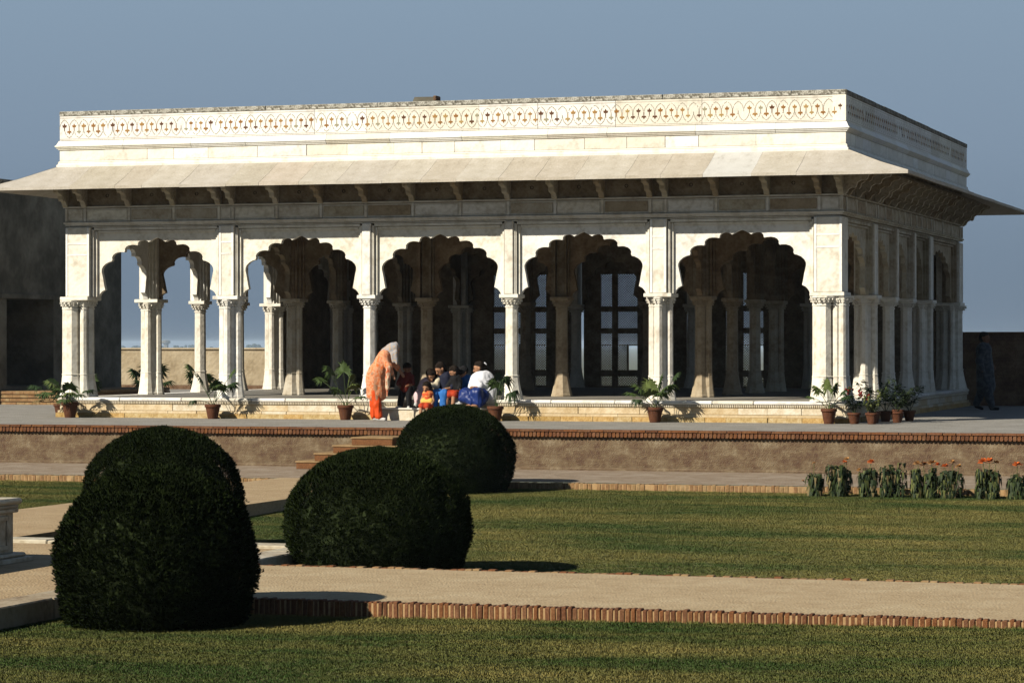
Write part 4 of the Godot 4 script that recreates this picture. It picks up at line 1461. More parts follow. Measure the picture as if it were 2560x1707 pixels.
func build_plants() -> void:
	build_shrub("large dark clipped dome shrub in the left foreground beside the platform kerb", Vector3(0.0, lawn_y(28.75), 28.75), 0.79, 1.24, 22000, 3)
	build_shrub("dark clipped dome shrub standing directly behind the left foreground shrub", Vector3(-3.55, lawn_y(21.0), 21.0), 0.88, 1.36, 18000, 4)
	build_shrub("dark clipped dome shrub in the centre beside the garden path", Vector3(-0.24, lawn_y(23.1), 23.1), 0.91, 1.26, 20000, 5)
	build_shrub("dark clipped dome shrub nearest the pavilion, before the brick stair", Vector3(-4.0, lawn_y(9.7), 9.8), 0.88, 1.27, 16000, 6)

	# palms in pots along the plinth, left to right
	var z := 0.36
	potted_palm("bushy fan palm in dark clay pot at left plinth corner", Vector3(-15.1, 0, z), 0.16, 0.3, [[-0.3, 0.62, 0.1, 0.26, "palm_light"], [-0.12, 0.5, 0.18, 0.24, "palm"], [0.05, 0.55, 0.12, 0.25, "palm"], [0.22, 0.42, 0.15, 0.24, "palm_dark"], [-0.42, 0.46, 0.02, 0.26, "palm"], [0.36, 0.5, 0.0, 0.22, "palm_dark"], [0.02, 0.34, 0.24, 0.2, "palm"], [-0.2, 0.4, -0.1, 0.25, "palm_dark"], [0.1, 0.44, 0.2, 0.2, "palm_light"]], 1)
	potted_palm("lanky fan palm with drooping fronds in clay pot before second pillar", Vector3(-12.1, 0, z), 0.15, 0.275, [[-0.42, 0.92, 0.05, 0.24, "palm"], [-0.2, 0.72, 0.1, 0.24, "palm_dark"], [0.2, 0.55, 0.16, 0.27, "palm"], [0.36, 0.6, 0.0, 0.28, "palm_dark"], [0.32, 0.84, -0.15, 0.2, "palm"], [-0.33, 0.34, 0.12, 0.14, "palm_dark", 0.8], [0.12, 0.62, 0.1, 0.22, "palm"]], 2)
	potted_palm("tall arching fan palm in clay pot left of woman in orange", Vector3(-9.4, 0, z), 0.15, 0.275, [[-0.3, 0.86, 0.0, 0.28, "palm"], [-0.5, 0.72, -0.1, 0.22, "palm"], [-0.02, 0.9, 0.05, 0.27, "palm"], [0.12, 0.72, 0.0, 0.24, "palm_light"], [-0.1, 0.52, 0.16, 0.22, "palm"], [0.2, 0.58, 0.14, 0.22, "palm_light"], [0.3, 0.42, 0.05, 0.18, "palm"]], 3)
	potted_palm("small palm with one dark head of fronds in clay pot beside woman in white shawl", Vector3(-6.45, 0, z), 0.15, 0.275, [[0.06, 0.76, 0.0, 0.22, "palm_dark"], [0.22, 0.7, 0.08, 0.24, "palm_dark", 0.9], [-0.02, 0.68, 0.1, 0.17, "palm"], [0.3, 0.5, 0.02, 0.24, "palm_dark", 0.9], [0.05, 0.62, 0.12, 0.2, "palm"]], 4)
	potted_palm("full fan palm with upright fronds in clay pot before fifth pillar", Vector3(-3.42, 0, z), 0.15, 0.275, [[-0.05, 0.62, 0.1, 0.3, "palm_light"], [0.1, 0.66, 0.0, 0.3, "palm"], [-0.24, 0.58, 0.06, 0.28, "palm"], [0.26, 0.58, 0.1, 0.28, "palm"], [-0.4, 0.5, 0.0, 0.2, "palm"], [0.34, 0.8, -0.12, 0.2, "palm_dark"], [0.02, 0.5, 0.2, 0.26, "palm_light"], [-0.26, 0.4, 0.16, 0.18, "palm_dark", 0.8], [0.16, 0.48, 0.18, 0.24, "palm"]], 5)
	potted_palm("spiky fan palm in clay pot at right plinth corner", Vector3(-0.24, 0, z), 0.14, 0.27, [[-0.02, 0.62, 0.06, 0.3, "palm_light"], [0.1, 0.58, 0.02, 0.27, "palm"], [0.26, 0.56, -0.04, 0.24, "palm_dark"], [-0.16, 0.56, 0.1, 0.25, "palm_light"], [0.3, 0.46, 0.04, 0.2, "palm_dark"], [-0.3, 0.46, 0.02, 0.14, "palm"]], 6)
	potted_palm("dark fan palm standing behind the left plinth corner", Vector3(-15.85, 0, -0.7), 0.13, 0.24, [[-0.5, 0.55, 0.0, 0.24, "palm_dark"], [-0.3, 0.4, 0.1, 0.24, "palm_dark"], [0.0, 0.5, 0.1, 0.22, "palm"], [-0.2, 0.62, -0.1, 0.24, "palm_dark"], [0.1, 0.36, 0.2, 0.18, "palm_dark"], [-0.4, 0.3, 0.1, 0.18, "palm_dry"]], 7)
	# palms growing on the ground behind the left arches
	potted_palm("tall fan palm behind the pavilion, seen through the first arch", Vector3(-16.6, 0, -6.4), 0.2, 0.3, [[0.0, 1.0, 0.0, 0.4, "palm"], [0.26, 0.78, 0.1, 0.36, "palm"], [-0.3, 0.72, 0.0, 0.34, "palm_dark"], [0.1, 0.8, 0.2, 0.36, "palm_dark"], [0.36, 0.54, 0.0, 0.3, "palm_dark"], [-0.1, 0.52, 0.2, 0.28, "palm_dark"]], 8)
	potted_palm("low bushy palm at the foot of the first inner pillar", Vector3(-17.2, 0, -4.6), 0.16, 0.2, [[-0.2, 0.46, 0.0, 0.3, "palm_dark"], [0.15, 0.5, 0.1, 0.3, "palm_dark"], [0.0, 0.6, -0.1, 0.3, "palm"], [-0.3, 0.38, 0.1, 0.26, "palm_dark"]], 9)
	potted_palm("small palm leaning behind the second pillar", Vector3(-16.3, 0, -8.4), 0.16, 0.22, [[-0.2, 0.66, 0.0, 0.26, "palm_dark"], [0.2, 0.6, 0.1, 0.3, "palm"], [0.35, 0.5, 0.0, 0.3, "palm_dark"], [-0.1, 0.48, 0.1, 0.24, "palm_dark"]], 10)

	# flowering pots at the right corner and a row in the shade of the side
	leafy_plant("potted_flower", "tall potted plant with dark red blooms at right pavilion corner", Vector3(0.2, 0, 0.3), 0.56, 0.3, 26, [M.leaf_dark, M.leaf], 21, [M.crimson])
	leafy_plant("potted_flower", "yellow-green potted plant with one red spike at right pavilion corner", Vector3(0.52, 0, 0.32), 0.5, 0.26, 24, [M.leaf_light, M.leaf], 22, [M.leaf_light, M.leaf_light, M.crimson])
	var shade := [[0.42, -0.45], [0.78, -0.75], [0.5, -1.15], [0.84, -1.7], [0.55, -2.2]]
	var names := ["first", "second", "third", "fourth", "fifth"]
	for k in shade.size():
		leafy_plant("potted_plant", "leafy potted plant, %s in the shaded row along the right side" % names[k], Vector3(shade[k][0], 0, shade[k][1]), 0.85 - 0.05 * k, 0.62, 42, [M.leaf_dark, M.leaf], 30 + k, [], "potted plants along the shaded side")

	# the row of marigolds, left to right
	var mz := 9.55
	var L := lawn_y(mz) - 0.01
	marigold("thin wilted marigold, leftmost of the row, with one pale dead head", Vector3(1.36, L, mz), 0.3, 0.09, [[0.01, 0.42, 0, 0.02, "marigold_faded"], [-0.13, 0.2, 0.02, 0.018, "marigold_faded"]], 51)
	marigold("tall leafy marigold with a dark bent crown and one orange bloom", Vector3(1.74, L, mz), 0.46, 0.17, [[0.1, 0.47, 0, 0.035, "marigold_faded"], [0.07, 0.44, 0.02, 0.028, "marigold"]], 52)
	marigold("marigold with one bright orange bloom and faded heads to both sides", Vector3(2.13, L, mz), 0.38, 0.12, [[0.06, 0.44, 0, 0.042, "marigold"], [-0.09, 0.34, 0.02, 0.028, "marigold_faded"], [0.17, 0.28, 0, 0.025, "marigold_faded"]], 53)
	marigold("broad dark marigold bush without any blooms", Vector3(2.52, L, mz), 0.44, 0.18, [], 54)
	marigold("broad marigold crowned by a wide row of brown and orange heads", Vector3(2.98, L, mz), 0.38, 0.19, [[-0.1, 0.43, 0, 0.045, "marigold_faded"], [-0.02, 0.42, 0.03, 0.045, "marigold_brown"], [0.08, 0.44, 0, 0.048, "marigold_faded"], [0.15, 0.42, 0.02, 0.035, "marigold"]], 55)
	marigold("marigold with pale yellow and rust heads beside a leaning stake", Vector3(3.34, L, mz), 0.37, 0.14, [[-0.08, 0.4, 0, 0.04, "marigold"], [0.02, 0.45, 0, 0.035, "marigold_faded"], [0.1, 0.4, 0.02, 0.035, "marigold_faded"]], 56)
	marigold("stout dark marigold with a big double orange bloom", Vector3(3.86, L, mz), 0.4, 0.18, [[-0.06, 0.46, 0, 0.055, "marigold"], [0.02, 0.47, 0.02, 0.05, "marigold"], [0.1, 0.45, 0, 0.04, "marigold_faded"]], 57)
	marigold("slim marigold with a single orange bloom at the right edge", Vector3(4.27, L, mz), 0.34, 0.1, [[0.0, 0.43, 0, 0.05, "marigold"]], 58)
	marigold("low broken marigold at the right edge, last of the row", Vector3(4.46, L, mz), 0.22, 0.1, [], 59)
	var st := thing("garden_stake", "thin pale stake leaning between two marigold plants", "stake", Vector3(3.12, L, mz + 0.09))
	var sb := Build.new()
	sb.tube([Vector3(-0.02, 0.08, 0), Vector3(0.1, 0.2, 0)], [0.005, 0.005], 5)
	sb.tube([Vector3(-0.1, 0.0, 0), Vector3(-0.02, 0.08, 0)], [0.005, 0.005], 5)
	part("stick", sb.done(), M.leaf_light, st)

# ------------------------------------------------------------------ people
# tapered capsules [a, b, radius at a, radius at b] joined with a smooth minimum and meshed as surface nets
func skin_mesh(caps: Array, cell: float, k: float, folds := 0.0, fold_freq := 9.0, seed_ := 1) -> ArrayMesh:
	var lo := Vector3.INF
	var hi := -Vector3.INF
	for c in caps:
		for q in 2:
			var r: float = c[2 + q]
			lo = lo.min(c[q] - Vector3.ONE * r)
			hi = hi.max(c[q] + Vector3.ONE * r)
	lo -= Vector3.ONE * (cell * 2.5 + folds)
	hi += Vector3.ONE * (cell * 2.5 + folds)
	var nx := int(ceil((hi.x - lo.x) / cell)) + 1
	var ny := int(ceil((hi.y - lo.y) / cell)) + 1
	var nz := int(ceil((hi.z - lo.z) / cell)) + 1
	var f := PackedFloat32Array()
	f.resize(nx * ny * nz)
	f.fill(1.0)
	for c in caps:
		var a: Vector3 = c[0]
		var b: Vector3 = c[1]
		var ra: float = c[2]
		var rb: float = c[3]
		var pad: float = max(ra, rb) + cell * 3.0 + k
		var l := (a.min(b) - Vector3.ONE * pad - lo) / cell
		var h := (a.max(b) + Vector3.ONE * pad - lo) / cell
		var ab := b - a
		var len2: float = max(ab.length_squared(), 1e-6)
		for z in range(max(0, int(l.z)), min(nz, int(h.z) + 2)):
			for y in range(max(0, int(l.y)), min(ny, int(h.y) + 2)):
				var row := (z * ny + y) * nx
				for x in range(max(0, int(l.x)), min(nx, int(h.x) + 2)):
					var p := lo + Vector3(x, y, z) * cell
					var t := clampf((p - a).dot(ab) / len2, 0.0, 1.0)
					var d := p.distance_to(a + ab * t) - lerpf(ra, rb, t)
					var o := f[row + x]
					var m: float = max(k - absf(d - o), 0.0)
					f[row + x] = min(d, o) - m * m * 0.25 / k
	if folds > 0.0:
		var n := FastNoiseLite.new()
		n.seed = seed_
		n.frequency = fold_freq
		for z in nz:
			for y in ny:
				for x in nx:
					var i := (z * ny + y) * nx + x
					if absf(f[i]) < 0.05:
						var p := lo + Vector3(x, y, z) * cell
						f[i] += folds * n.get_noise_3d(p.x, p.y * 0.28, p.z)
	var ids := PackedInt32Array()
	ids.resize(nx * ny * nz)
	ids.fill(-1)
	var verts := PackedVector3Array()
	var norms := PackedVector3Array()
	var idx := PackedInt32Array()
	var sx := 1
	var sy := nx
	var sz := nx * ny
	var corner := [0, sx, sy, sx + sy, sz, sx + sz, sy + sz, sx + sy + sz]
	var edges := [[0, 1], [2, 3], [4, 5], [6, 7], [0, 2], [1, 3], [4, 6], [5, 7], [0, 4], [1, 5], [2, 6], [3, 7]]
	for z in nz - 1:
		for y in ny - 1:
			for x in nx - 1:
				var i := (z * ny + y) * nx + x
				var inside := 0
				for q in 8:
					if f[i + corner[q]] < 0.0:
						inside += 1
				if inside == 0 or inside == 8:
					continue
				var s := Vector3.ZERO
				var cnt := 0
				for e in edges:
					var d0 := f[i + corner[e[0]]]
					var d1 := f[i + corner[e[1]]]
					if (d0 < 0.0) != (d1 < 0.0):
						var t := d0 / (d0 - d1)
						var p0 := Vector3(e[0] & 1, (e[0] >> 1) & 1, (e[0] >> 2) & 1)
						var p1 := Vector3(e[1] & 1, (e[1] >> 1) & 1, (e[1] >> 2) & 1)
						s += p0.lerp(p1, t)
						cnt += 1
				ids[i] = verts.size()
				verts.append(lo + (Vector3(x, y, z) + s / cnt) * cell)
				norms.append(Vector3(f[i + sx] - f[i], f[i + sy] - f[i], f[i + sz] - f[i]).normalized())
	for z in range(1, nz - 1):
		for y in range(1, ny - 1):
			for x in range(1, nx - 1):
				var i := (z * ny + y) * nx + x
				for ax in 3:
					var st: int = [sx, sy, sz][ax]
					var u: int = [sy, sz, sx][ax]
					var v: int = [sz, sx, sy][ax]
					var d0 := f[i]
					var d1 := f[i + st]
					if (d0 < 0.0) == (d1 < 0.0):
						continue
					var a := ids[i]
					var b := ids[i - u]
					var c := ids[i - u - v]
					var d := ids[i - v]
					if a < 0 or b < 0 or c < 0 or d < 0:
						continue
					if d0 < 0.0:
						idx.append_array([a, c, b, a, d, c])
					else:
						idx.append_array([a, b, c, a, c, d])
	# area-weighted smooth normals
	var acc := PackedVector3Array()
	acc.resize(verts.size())
	for q in range(0, idx.size(), 3):
		var nn := (verts[idx[q + 2]] - verts[idx[q]]).cross(verts[idx[q + 1]] - verts[idx[q]])
		for w in 3:
			acc[idx[q + w]] += nn
	for q in verts.size():
		var g := acc[q].normalized()
		norms[q] = g if g.dot(norms[q]) >= 0.0 else -g
	var arr := []
	arr.resize(Mesh.ARRAY_MAX)
	arr[Mesh.ARRAY_VERTEX] = verts
	arr[Mesh.ARRAY_NORMAL] = norms
	arr[Mesh.ARRAY_INDEX] = idx
	var mesh := ArrayMesh.new()
	mesh.add_surface_from_arrays(Mesh.PRIMITIVE_TRIANGLES, arr)
	return mesh

# five fingers on a palm; fwd along the fingers, back = back of the hand
func hand(st: SurfaceTool, wrist: Vector3, fwd: Vector3, back: Vector3, s: float, curl: float, thumb_side: float) -> void:
	var side := fwd.cross(back).normalized()
	var b := Build.new(true)
	var palm := wrist + fwd * 0.05 * s
	b.chamfered(Vector3(-0.036, -0.045, -0.013) * s, Vector3(0.036, 0.045, 0.013) * s, 0.01 * s, Transform3D(Basis(side, fwd, side.cross(fwd)), palm))
	var lens := [0.068, 0.078, 0.073, 0.056]
	for k in 4:
		var root := wrist + fwd * 0.09 * s + side * (k - 1.5) * 0.018 * s
		var d1 := (fwd - back * curl * 0.5).normalized()
		var d2 := (fwd - back * curl * 1.4).normalized()
		var m: Vector3 = root + d1 * lens[k] * 0.5 * s
		b.tube([root, m, m + d2 * lens[k] * 0.5 * s], [0.0088 * s, 0.0082 * s, 0.0062 * s], 6)
	var tr := wrist + fwd * 0.03 * s + side * thumb_side * 0.034 * s
	var td := (fwd * 0.7 + side * thumb_side * 0.7 - back * curl * 0.3).normalized()
	b.tube([tr, tr + td * 0.032 * s, tr + td * 0.032 * s + (td + fwd * 0.6).normalized() * 0.028 * s], [0.011 * s, 0.0095 * s, 0.007 * s], 6)
	st.append_from(b.done(), 0, Transform3D.IDENTITY)

# head of size s (1 = adult) at c, looking along fwd: caps for the skin body
func head_caps(c: Vector3, fwd: Vector3, up: Vector3, s: float) -> Array:
	var side := fwd.cross(up).normalized()
	return [
		[c + up * 0.035 * s - fwd * 0.015 * s, c + up * 0.03 * s + fwd * 0.012 * s, 0.083 * s, 0.078 * s],
		[c - up * 0.03 * s + fwd * 0.025 * s, c - up * 0.075 * s + fwd * 0.04 * s, 0.062 * s, 0.04 * s],
		[c + up * 0.0 * s + fwd * 0.088 * s, c - up * 0.026 * s + fwd * 0.104 * s, 0.011 * s, 0.015 * s],
		[c - up * 0.01 * s + side * 0.08 * s - fwd * 0.008 * s, c + up * 0.015 * s + side * 0.083 * s - fwd * 0.015 * s, 0.014 * s, 0.017 * s],
		[c - up * 0.01 * s - side * 0.08 * s - fwd * 0.008 * s, c + up * 0.015 * s - side * 0.083 * s - fwd * 0.015 * s, 0.014 * s, 0.017 * s],
		[c - up * 0.056 * s + fwd * 0.073 * s, c - up * 0.06 * s + fwd * 0.074 * s, 0.013 * s, 0.013 * s]]

func hair_caps(c: Vector3, fwd: Vector3, up: Vector3, s: float) -> Array:
	return [
		[c + up * 0.055 * s - fwd * 0.03 * s, c + up * 0.068 * s + fwd * 0.004 * s, 0.088 * s, 0.07 * s],
		[c - up * 0.0 * s - fwd * 0.05 * s, c + up * 0.05 * s - fwd * 0.03 * s, 0.075 * s, 0.085 * s]]

func face_details(parent: Node, c: Vector3, fwd: Vector3, up: Vector3, s: float) -> void:
	var side := fwd.cross(up).normalized()
	var b := Build.new(true)
	for k in [-1.0, 1.0]:
		b.lathe([Vector2(0, -0.007 * s), Vector2(0.011 * s, 0), Vector2(0, 0.007 * s)], 8, Transform3D(Basis(side, up, -fwd), c + up * 0.005 * s + fwd * 0.082 * s + side * k * 0.032 * s))
		b.box(Vector3(-0.018, -0.003, -0.004) * s, Vector3(0.018, 0.004, 0.006) * s, Transform3D(Basis(side, up, -fwd), c + up * 0.032 * s + fwd * 0.084 * s + side * k * 0.032 * s))
	part("eyes", b.done(), M.hair, parent)
	var mo := Build.new()
	mo.box(Vector3(-0.02, -0.005, -0.004) * s, Vector3(0.02, 0.005, 0.006) * s, Transform3D(Basis(side, up, -fwd), c - up * 0.058 * s + fwd * 0.084 * s))
	part("mouth", mo.done(), M.lips, parent)

# caps for the body, then hands [[wrist, fwd, back, size, curl, thumb side], ...]
func body(parent: Node, caps: Array, hands: Array, m: Material, cell := 0.012) -> MeshInstance3D:
	var mesh := skin_mesh(caps, cell, 0.02)
	var st := SurfaceTool.new()
	st.begin(Mesh.PRIMITIVE_TRIANGLES)
	st.append_from(mesh, 0, Transform3D.IDENTITY)
	for h in hands:
		hand(st, h[0], h[1].normalized(), h[2].normalized(), h[3], h[4], h[5])
	return part("body", st.commit(), m, parent)

func cloth(parent: Node, called: String, caps: Array, m: Material, seed_: int, folds := 0.02, cell := 0.015, k := 0.05, freq := 9.0) -> MeshInstance3D:
	return part(called, skin_mesh(caps, cell, k, folds, freq, seed_), m, parent)

func cloth_material(a: Color, b: Color, freq: float, cut: float, seed_: int, scale_ := 2.0) -> StandardMaterial3D:
	var S := 128
	var n := noise_image(S, freq, 2, seed_)
	var tex := mixed([[n, 1.0]], [[0.0, a], [cut - 0.05, a], [cut + 0.05, b], [1.0, b]], S)
	var m := surface(tex, scale_, 0.85)
	m.uv1_world_triplanar = false
	m.rim_enabled = true
	m.rim = 0.15
	return m

func V(x: float, y: float, z: float) -> Vector3:
	return Vector3(x, y, z)

func make_cloths() -> void:
	M.skin = plain(Color(0.234, 0.1235, 0.0715), 0.55)
	M.skin_dark = plain(Color(0.13, 0.065, 0.03575), 0.6)
	M.hair = plain(Color(0.012, 0.009, 0.007), 0.95)
	M.hair.metallic_specular = 0.08
	M.lips = plain(Color(0.1625, 0.052, 0.039), 0.6)
	M.orange_print = cloth_material(Color(0.42, 0.2, 0.11), Color(0.42, 0.085, 0.012), 0.055, 0.6, 5, 2.4)
	M.orange_silk = plain(Color(0.403, 0.0455, 0.0065), 0.55)
	M.veil = cloth_material(Color(0.2, 0.205, 0.22), Color(0.325, 0.221, 0.13), 0.05, 0.62, 6, 3.0)
	M.dupatta = cloth_material(Color(0.39, 0.299, 0.208), Color(0.325, 0.065, 0.0195), 0.03, 0.58, 7, 2.0)
	M.white_wool = plain(Color(0.468, 0.4745, 0.5005), 0.9)
	M.blue_silk = plain(Color(0.0085, 0.02, 0.095), 0.4)
	M.pink = plain(Color(0.403, 0.2925, 0.299), 0.85)
	M.cream = plain(Color(0.39, 0.3445, 0.247), 0.85)
	M.navy = plain(Color(0.0078, 0.0091, 0.0195), 0.8)
	M.denim = plain(Color(0.0195, 0.091, 0.273), 0.8)
	M.red_vest = cloth_material(Color(0.3575, 0.0455, 0.013), Color(0.4225, 0.195, 0.052), 0.03, 0.6, 9, 4.0)
	M.red_cotton = plain(Color(0.26, 0.02925, 0.00975), 0.8)
	M.yellow = plain(Color(0.4875, 0.2925, 0.065), 0.8)
	M.dark_red = plain(Color(0.0715, 0.00975, 0.0065), 0.85)
	M.black_cloth = plain(Color(0.0065, 0.0065, 0.00715), 0.85)
	M.bright_blue = plain(Color(0.01625, 0.0715, 0.2145), 0.6)
	M.grey_white = plain(Color(0.325, 0.325, 0.312), 0.85)
	M.shoe = plain(Color(0.39, 0.377, 0.3575), 0.6)
	M.shalwar = cloth_material(Color(0.02, 0.026, 0.032), Color(0.05, 0.058, 0.066), 0.03, 0.55, 12, 2.0)

func shoes(parent: Node, list: Array, m: Material, s := 1.0) -> void:
	for q in list:
		var heel: Vector3 = q[0]
		var toe: Vector3 = q[1]
		part("shoe", skin_mesh([[heel + V(0, 0.035, 0) * s, toe + V(0, 0.028, 0) * s, 0.036 * s, 0.03 * s], [heel + V(0, 0.05, 0) * s, heel + V(0, 0.075, 0) * s, 0.036 * s, 0.034 * s]], 0.012, 0.02), m, parent)

func build_people() -> void:
	make_cloths()
	var t: Node3D
	var c: Vector3
	var f: Vector3
	var u: Vector3
	# --- woman in orange, bending forward to the right; stands on the terrace before the step
	t = thing("person", "standing person in orange flowered tunic and orange trousers bending forward, head veiled", "person", V(-8.66, 0, 0.66))
	c = V(0.345, 1.315, 0)
	f = V(0.8, -0.6, 0).normalized()
	u = V(0.6, 0.8, 0).normalized()
	body(t, head_caps(c, f, u, 1.0) + [[c - u * 0.08 - f * 0.03, V(0.21, 1.21, 0), 0.05, 0.06], [V(0.15, 1.18, 0), V(0.0, 0.92, 0), 0.1, 0.11], [V(0.2, 1.16, 0.15), V(0.33, 0.98, 0.19), 0.045, 0.036], [V(0.33, 0.98, 0.19), V(0.42, 0.78, 0.2), 0.036, 0.026], [V(0.2, 1.16, -0.15), V(0.36, 0.98, -0.16), 0.045, 0.036], [V(0.36, 0.98, -0.16), V(0.48, 0.82, -0.12), 0.036, 0.026], [V(-0.02, 0.86, 0.08), V(0.06, 0.1, 0.09), 0.09, 0.045], [V(-0.04, 0.86, -0.08), V(-0.08, 0.1, -0.08), 0.09, 0.045]],
		[[V(0.42, 0.78, 0.2), V(0.3, -0.95, 0), V(0.9, 0.2, 0.3), 0.95, 0.5, 1.0], [V(0.48, 0.82, -0.12), V(0.4, -0.9, 0), V(0.9, 0.3, -0.3), 0.95, 0.5, -1.0]], M.skin)
	face_details(t, c, f, u, 1.0)
	cloth(t, "tunic", [[V(0.2, 1.2, 0.08), V(0.2, 1.2, -0.08), 0.105, 0.105], [V(0.16, 1.17, 0), V(0.02, 0.9, 0), 0.145, 0.15], [V(0.0, 0.92, 0), V(-0.03, 0.76, 0), 0.15, 0.165], [V(-0.04, 0.8, 0), V(-0.02, 0.5, 0), 0.165, 0.16], [V(-0.09, 0.7, 0), V(-0.15, 0.46, 0), 0.1, 0.055], [V(0.06, 0.7, 0), V(0.09, 0.46, 0), 0.12, 0.085], [V(0.19, 1.17, 0.15), V(0.3, 1.0, 0.19), 0.07, 0.062], [V(0.3, 1.0, 0.19), V(0.37, 0.88, 0.2), 0.06, 0.05], [V(0.19, 1.17, -0.15), V(0.35, 0.97, -0.16), 0.07, 0.055]], M.orange_print, 3, 0.016)
	cloth(t, "trousers", [[V(-0.02, 0.6, 0.06), V(0.03, 0.3, 0.08), 0.1, 0.078], [V(0.03, 0.3, 0.08), V(0.07, 0.085, 0.09), 0.074, 0.07], [V(-0.06, 0.6, -0.06), V(-0.09, 0.3, -0.07), 0.1, 0.078], [V(-0.09, 0.3, -0.07), V(-0.09, 0.09, -0.08), 0.074, 0.066]], M.orange_silk, 4, 0.02, 0.015, 0.03, 14.0)
	cloth(t, "veil", [[c + u * 0.03 - f * 0.02, c - u * 0.03 - f * 0.03, 0.105, 0.105], [c - f * 0.06 - u * 0.04, V(0.16, 1.26, 0), 0.1, 0.09], [c + V(0.06, -0.05, 0.08), c + V(0.085, -0.26, 0.1), 0.035, 0.016], [c + V(0.0, -0.08, 0.09), c + V(0.02, -0.22, 0.11), 0.04, 0.022]], M.veil, 5, 0.018, 0.013, 0.04)
	cloth(t, "scarf_end", [[V(0.33, 0.98, 0.27), V(0.32, 0.78, 0.28), 0.045, 0.05], [V(0.32, 0.78, 0.28), V(0.31, 0.6, 0.27), 0.055, 0.035], [V(0.31, 0.62, 0.27), V(0.3, 0.46, 0.26), 0.03, 0.008]], M.dupatta, 6, 0.02, 0.012, 0.03, 14.0)
	shoes(t, [[V(0.06, 0, 0.09), V(0.19, 0, 0.1)], [V(-0.08, 0, -0.08), V(0.04, 0, -0.07)]], M.shoe)

	# --- child in dark red standing on the step behind
	t = thing("person", "child in dark red shirt and black trousers standing on the step beside woman in orange", "person", V(-8.24, 0.211, 0.25))
	c = V(0.03, 0.73, 0)
	f = V(0.3, -0.35, 0.88).normalized()
	u = V(0.1, 0.93, 0.35).normalized()
	body(t, head_caps(c, f, u, 0.86) + [[c - u * 0.06, V(0.02, 0.62, 0), 0.035, 0.045], [V(0.02, 0.6, 0), V(0.0, 0.42, 0), 0.075, 0.08], [V(0.12, 0.58, 0), V(0.15, 0.46, 0.08), 0.03, 0.025], [V(0.15, 0.46, 0.08), V(0.06, 0.42, 0.16), 0.025, 0.018], [V(-0.09, 0.58, 0), V(-0.12, 0.46, 0.06), 0.03, 0.025], [V(-0.12, 0.46, 0.06), V(-0.05, 0.4, 0.15), 0.025, 0.018], [V(-0.06, 0.4, 0), V(-0.1, 0.08, 0.03), 0.05, 0.03], [V(0.06, 0.4, 0), V(0.07, 0.08, 0.03), 0.05, 0.03]],
		[[V(0.06, 0.42, 0.16), V(-0.6, -0.3, 0.5), V(0.3, 0.5, 0.8), 0.65, 0.5, 1.0], [V(-0.05, 0.4, 0.15), V(0.5, -0.4, 0.5), V(-0.3, 0.5, 0.8), 0.65, 0.5, -1.0]], M.skin_dark)
	face_details(t, c, f, u, 0.86)
	cloth(t, "hair", hair_caps(c, f, u, 0.88), M.hair, 2, 0.012, 0.012, 0.03)
	cloth(t, "shirt", [[V(0.02, 0.6, 0.0), V(0.0, 0.4, 0.0), 0.105, 0.11], [V(0.11, 0.6, 0), V(0.16, 0.47, 0.07), 0.05, 0.042], [V(-0.08, 0.6, 0), V(-0.13, 0.47, 0.06), 0.05, 0.042]], M.dark_red, 3)
	cloth(t, "trousers", [[V(-0.05, 0.38, 0), V(-0.1, 0.07, 0.03), 0.075, 0.05], [V(0.06, 0.38, 0), V(0.07, 0.07, 0.03), 0.075, 0.05]], M.black_cloth, 4)
	shoes(t, [[V(-0.1, 0, 0.03), V(-0.14, 0, 0.12)], [V(0.07, 0, 0.03), V(0.1, 0, 0.12)]], M.grey_white, 0.85)

	# --- girl in pink, seated on the plinth, leaning over to the right
	t = thing("person", "girl in pink dress and white socks seated on the plinth edge, leaning right", "person", V(-7.97, FLOOR, -0.02))
	c = V(0.165, 0.44, 0.12)
	f = V(0.55, -0.6, 0.55).normalized()
	u = V(0.45, 0.8, 0.42).normalized()
	body(t, head_caps(c, f, u, 0.92) + [[c - u * 0.07, V(0.08, 0.33, 0.05), 0.04, 0.05], [V(0.08, 0.3, 0.04), V(0.0, 0.1, 0), 0.08, 0.09], [V(-0.02, 0.3, 0.08), V(-0.04, 0.16, 0.17), 0.034, 0.028], [V(-0.04, 0.16, 0.17), V(0.12, 0.15, 0.26), 0.028, 0.02], [V(0.17, 0.3, 0.0), V(0.25, 0.24, 0.14), 0.034, 0.02], [V(0.0, 0.09, 0.02), V(-0.02, 0.07, 0.28), 0.06, 0.045], [V(-0.02, 0.07, 0.28), V(-0.07, -0.13, 0.32), 0.04, 0.03], [V(0.08, 0.09, 0.02), V(0.06, 0.07, 0.28), 0.06, 0.045], [V(0.06, 0.07, 0.28), V(0.02, -0.13, 0.33), 0.04, 0.03]],
		[[V(0.12, 0.15, 0.26), V(0.9, -0.1, 0.2), V(0, 0.9, 0.4), 0.8, 0.5, 1.0], [V(0.25, 0.24, 0.14), V(0.8, -0.4, 0.3), V(0.2, 0.9, 0.3), 0.8, 0.5, -1.0]], M.skin)
	face_details(t, c, f, u, 0.92)
	cloth(t, "hair", hair_caps(c, f, u, 0.95) + [[c + V(0.06, -0.02, -0.06), c + V(0.1, -0.16, -0.08), 0.06, 0.04]], M.hair, 2, 0.015, 0.013, 0.03)
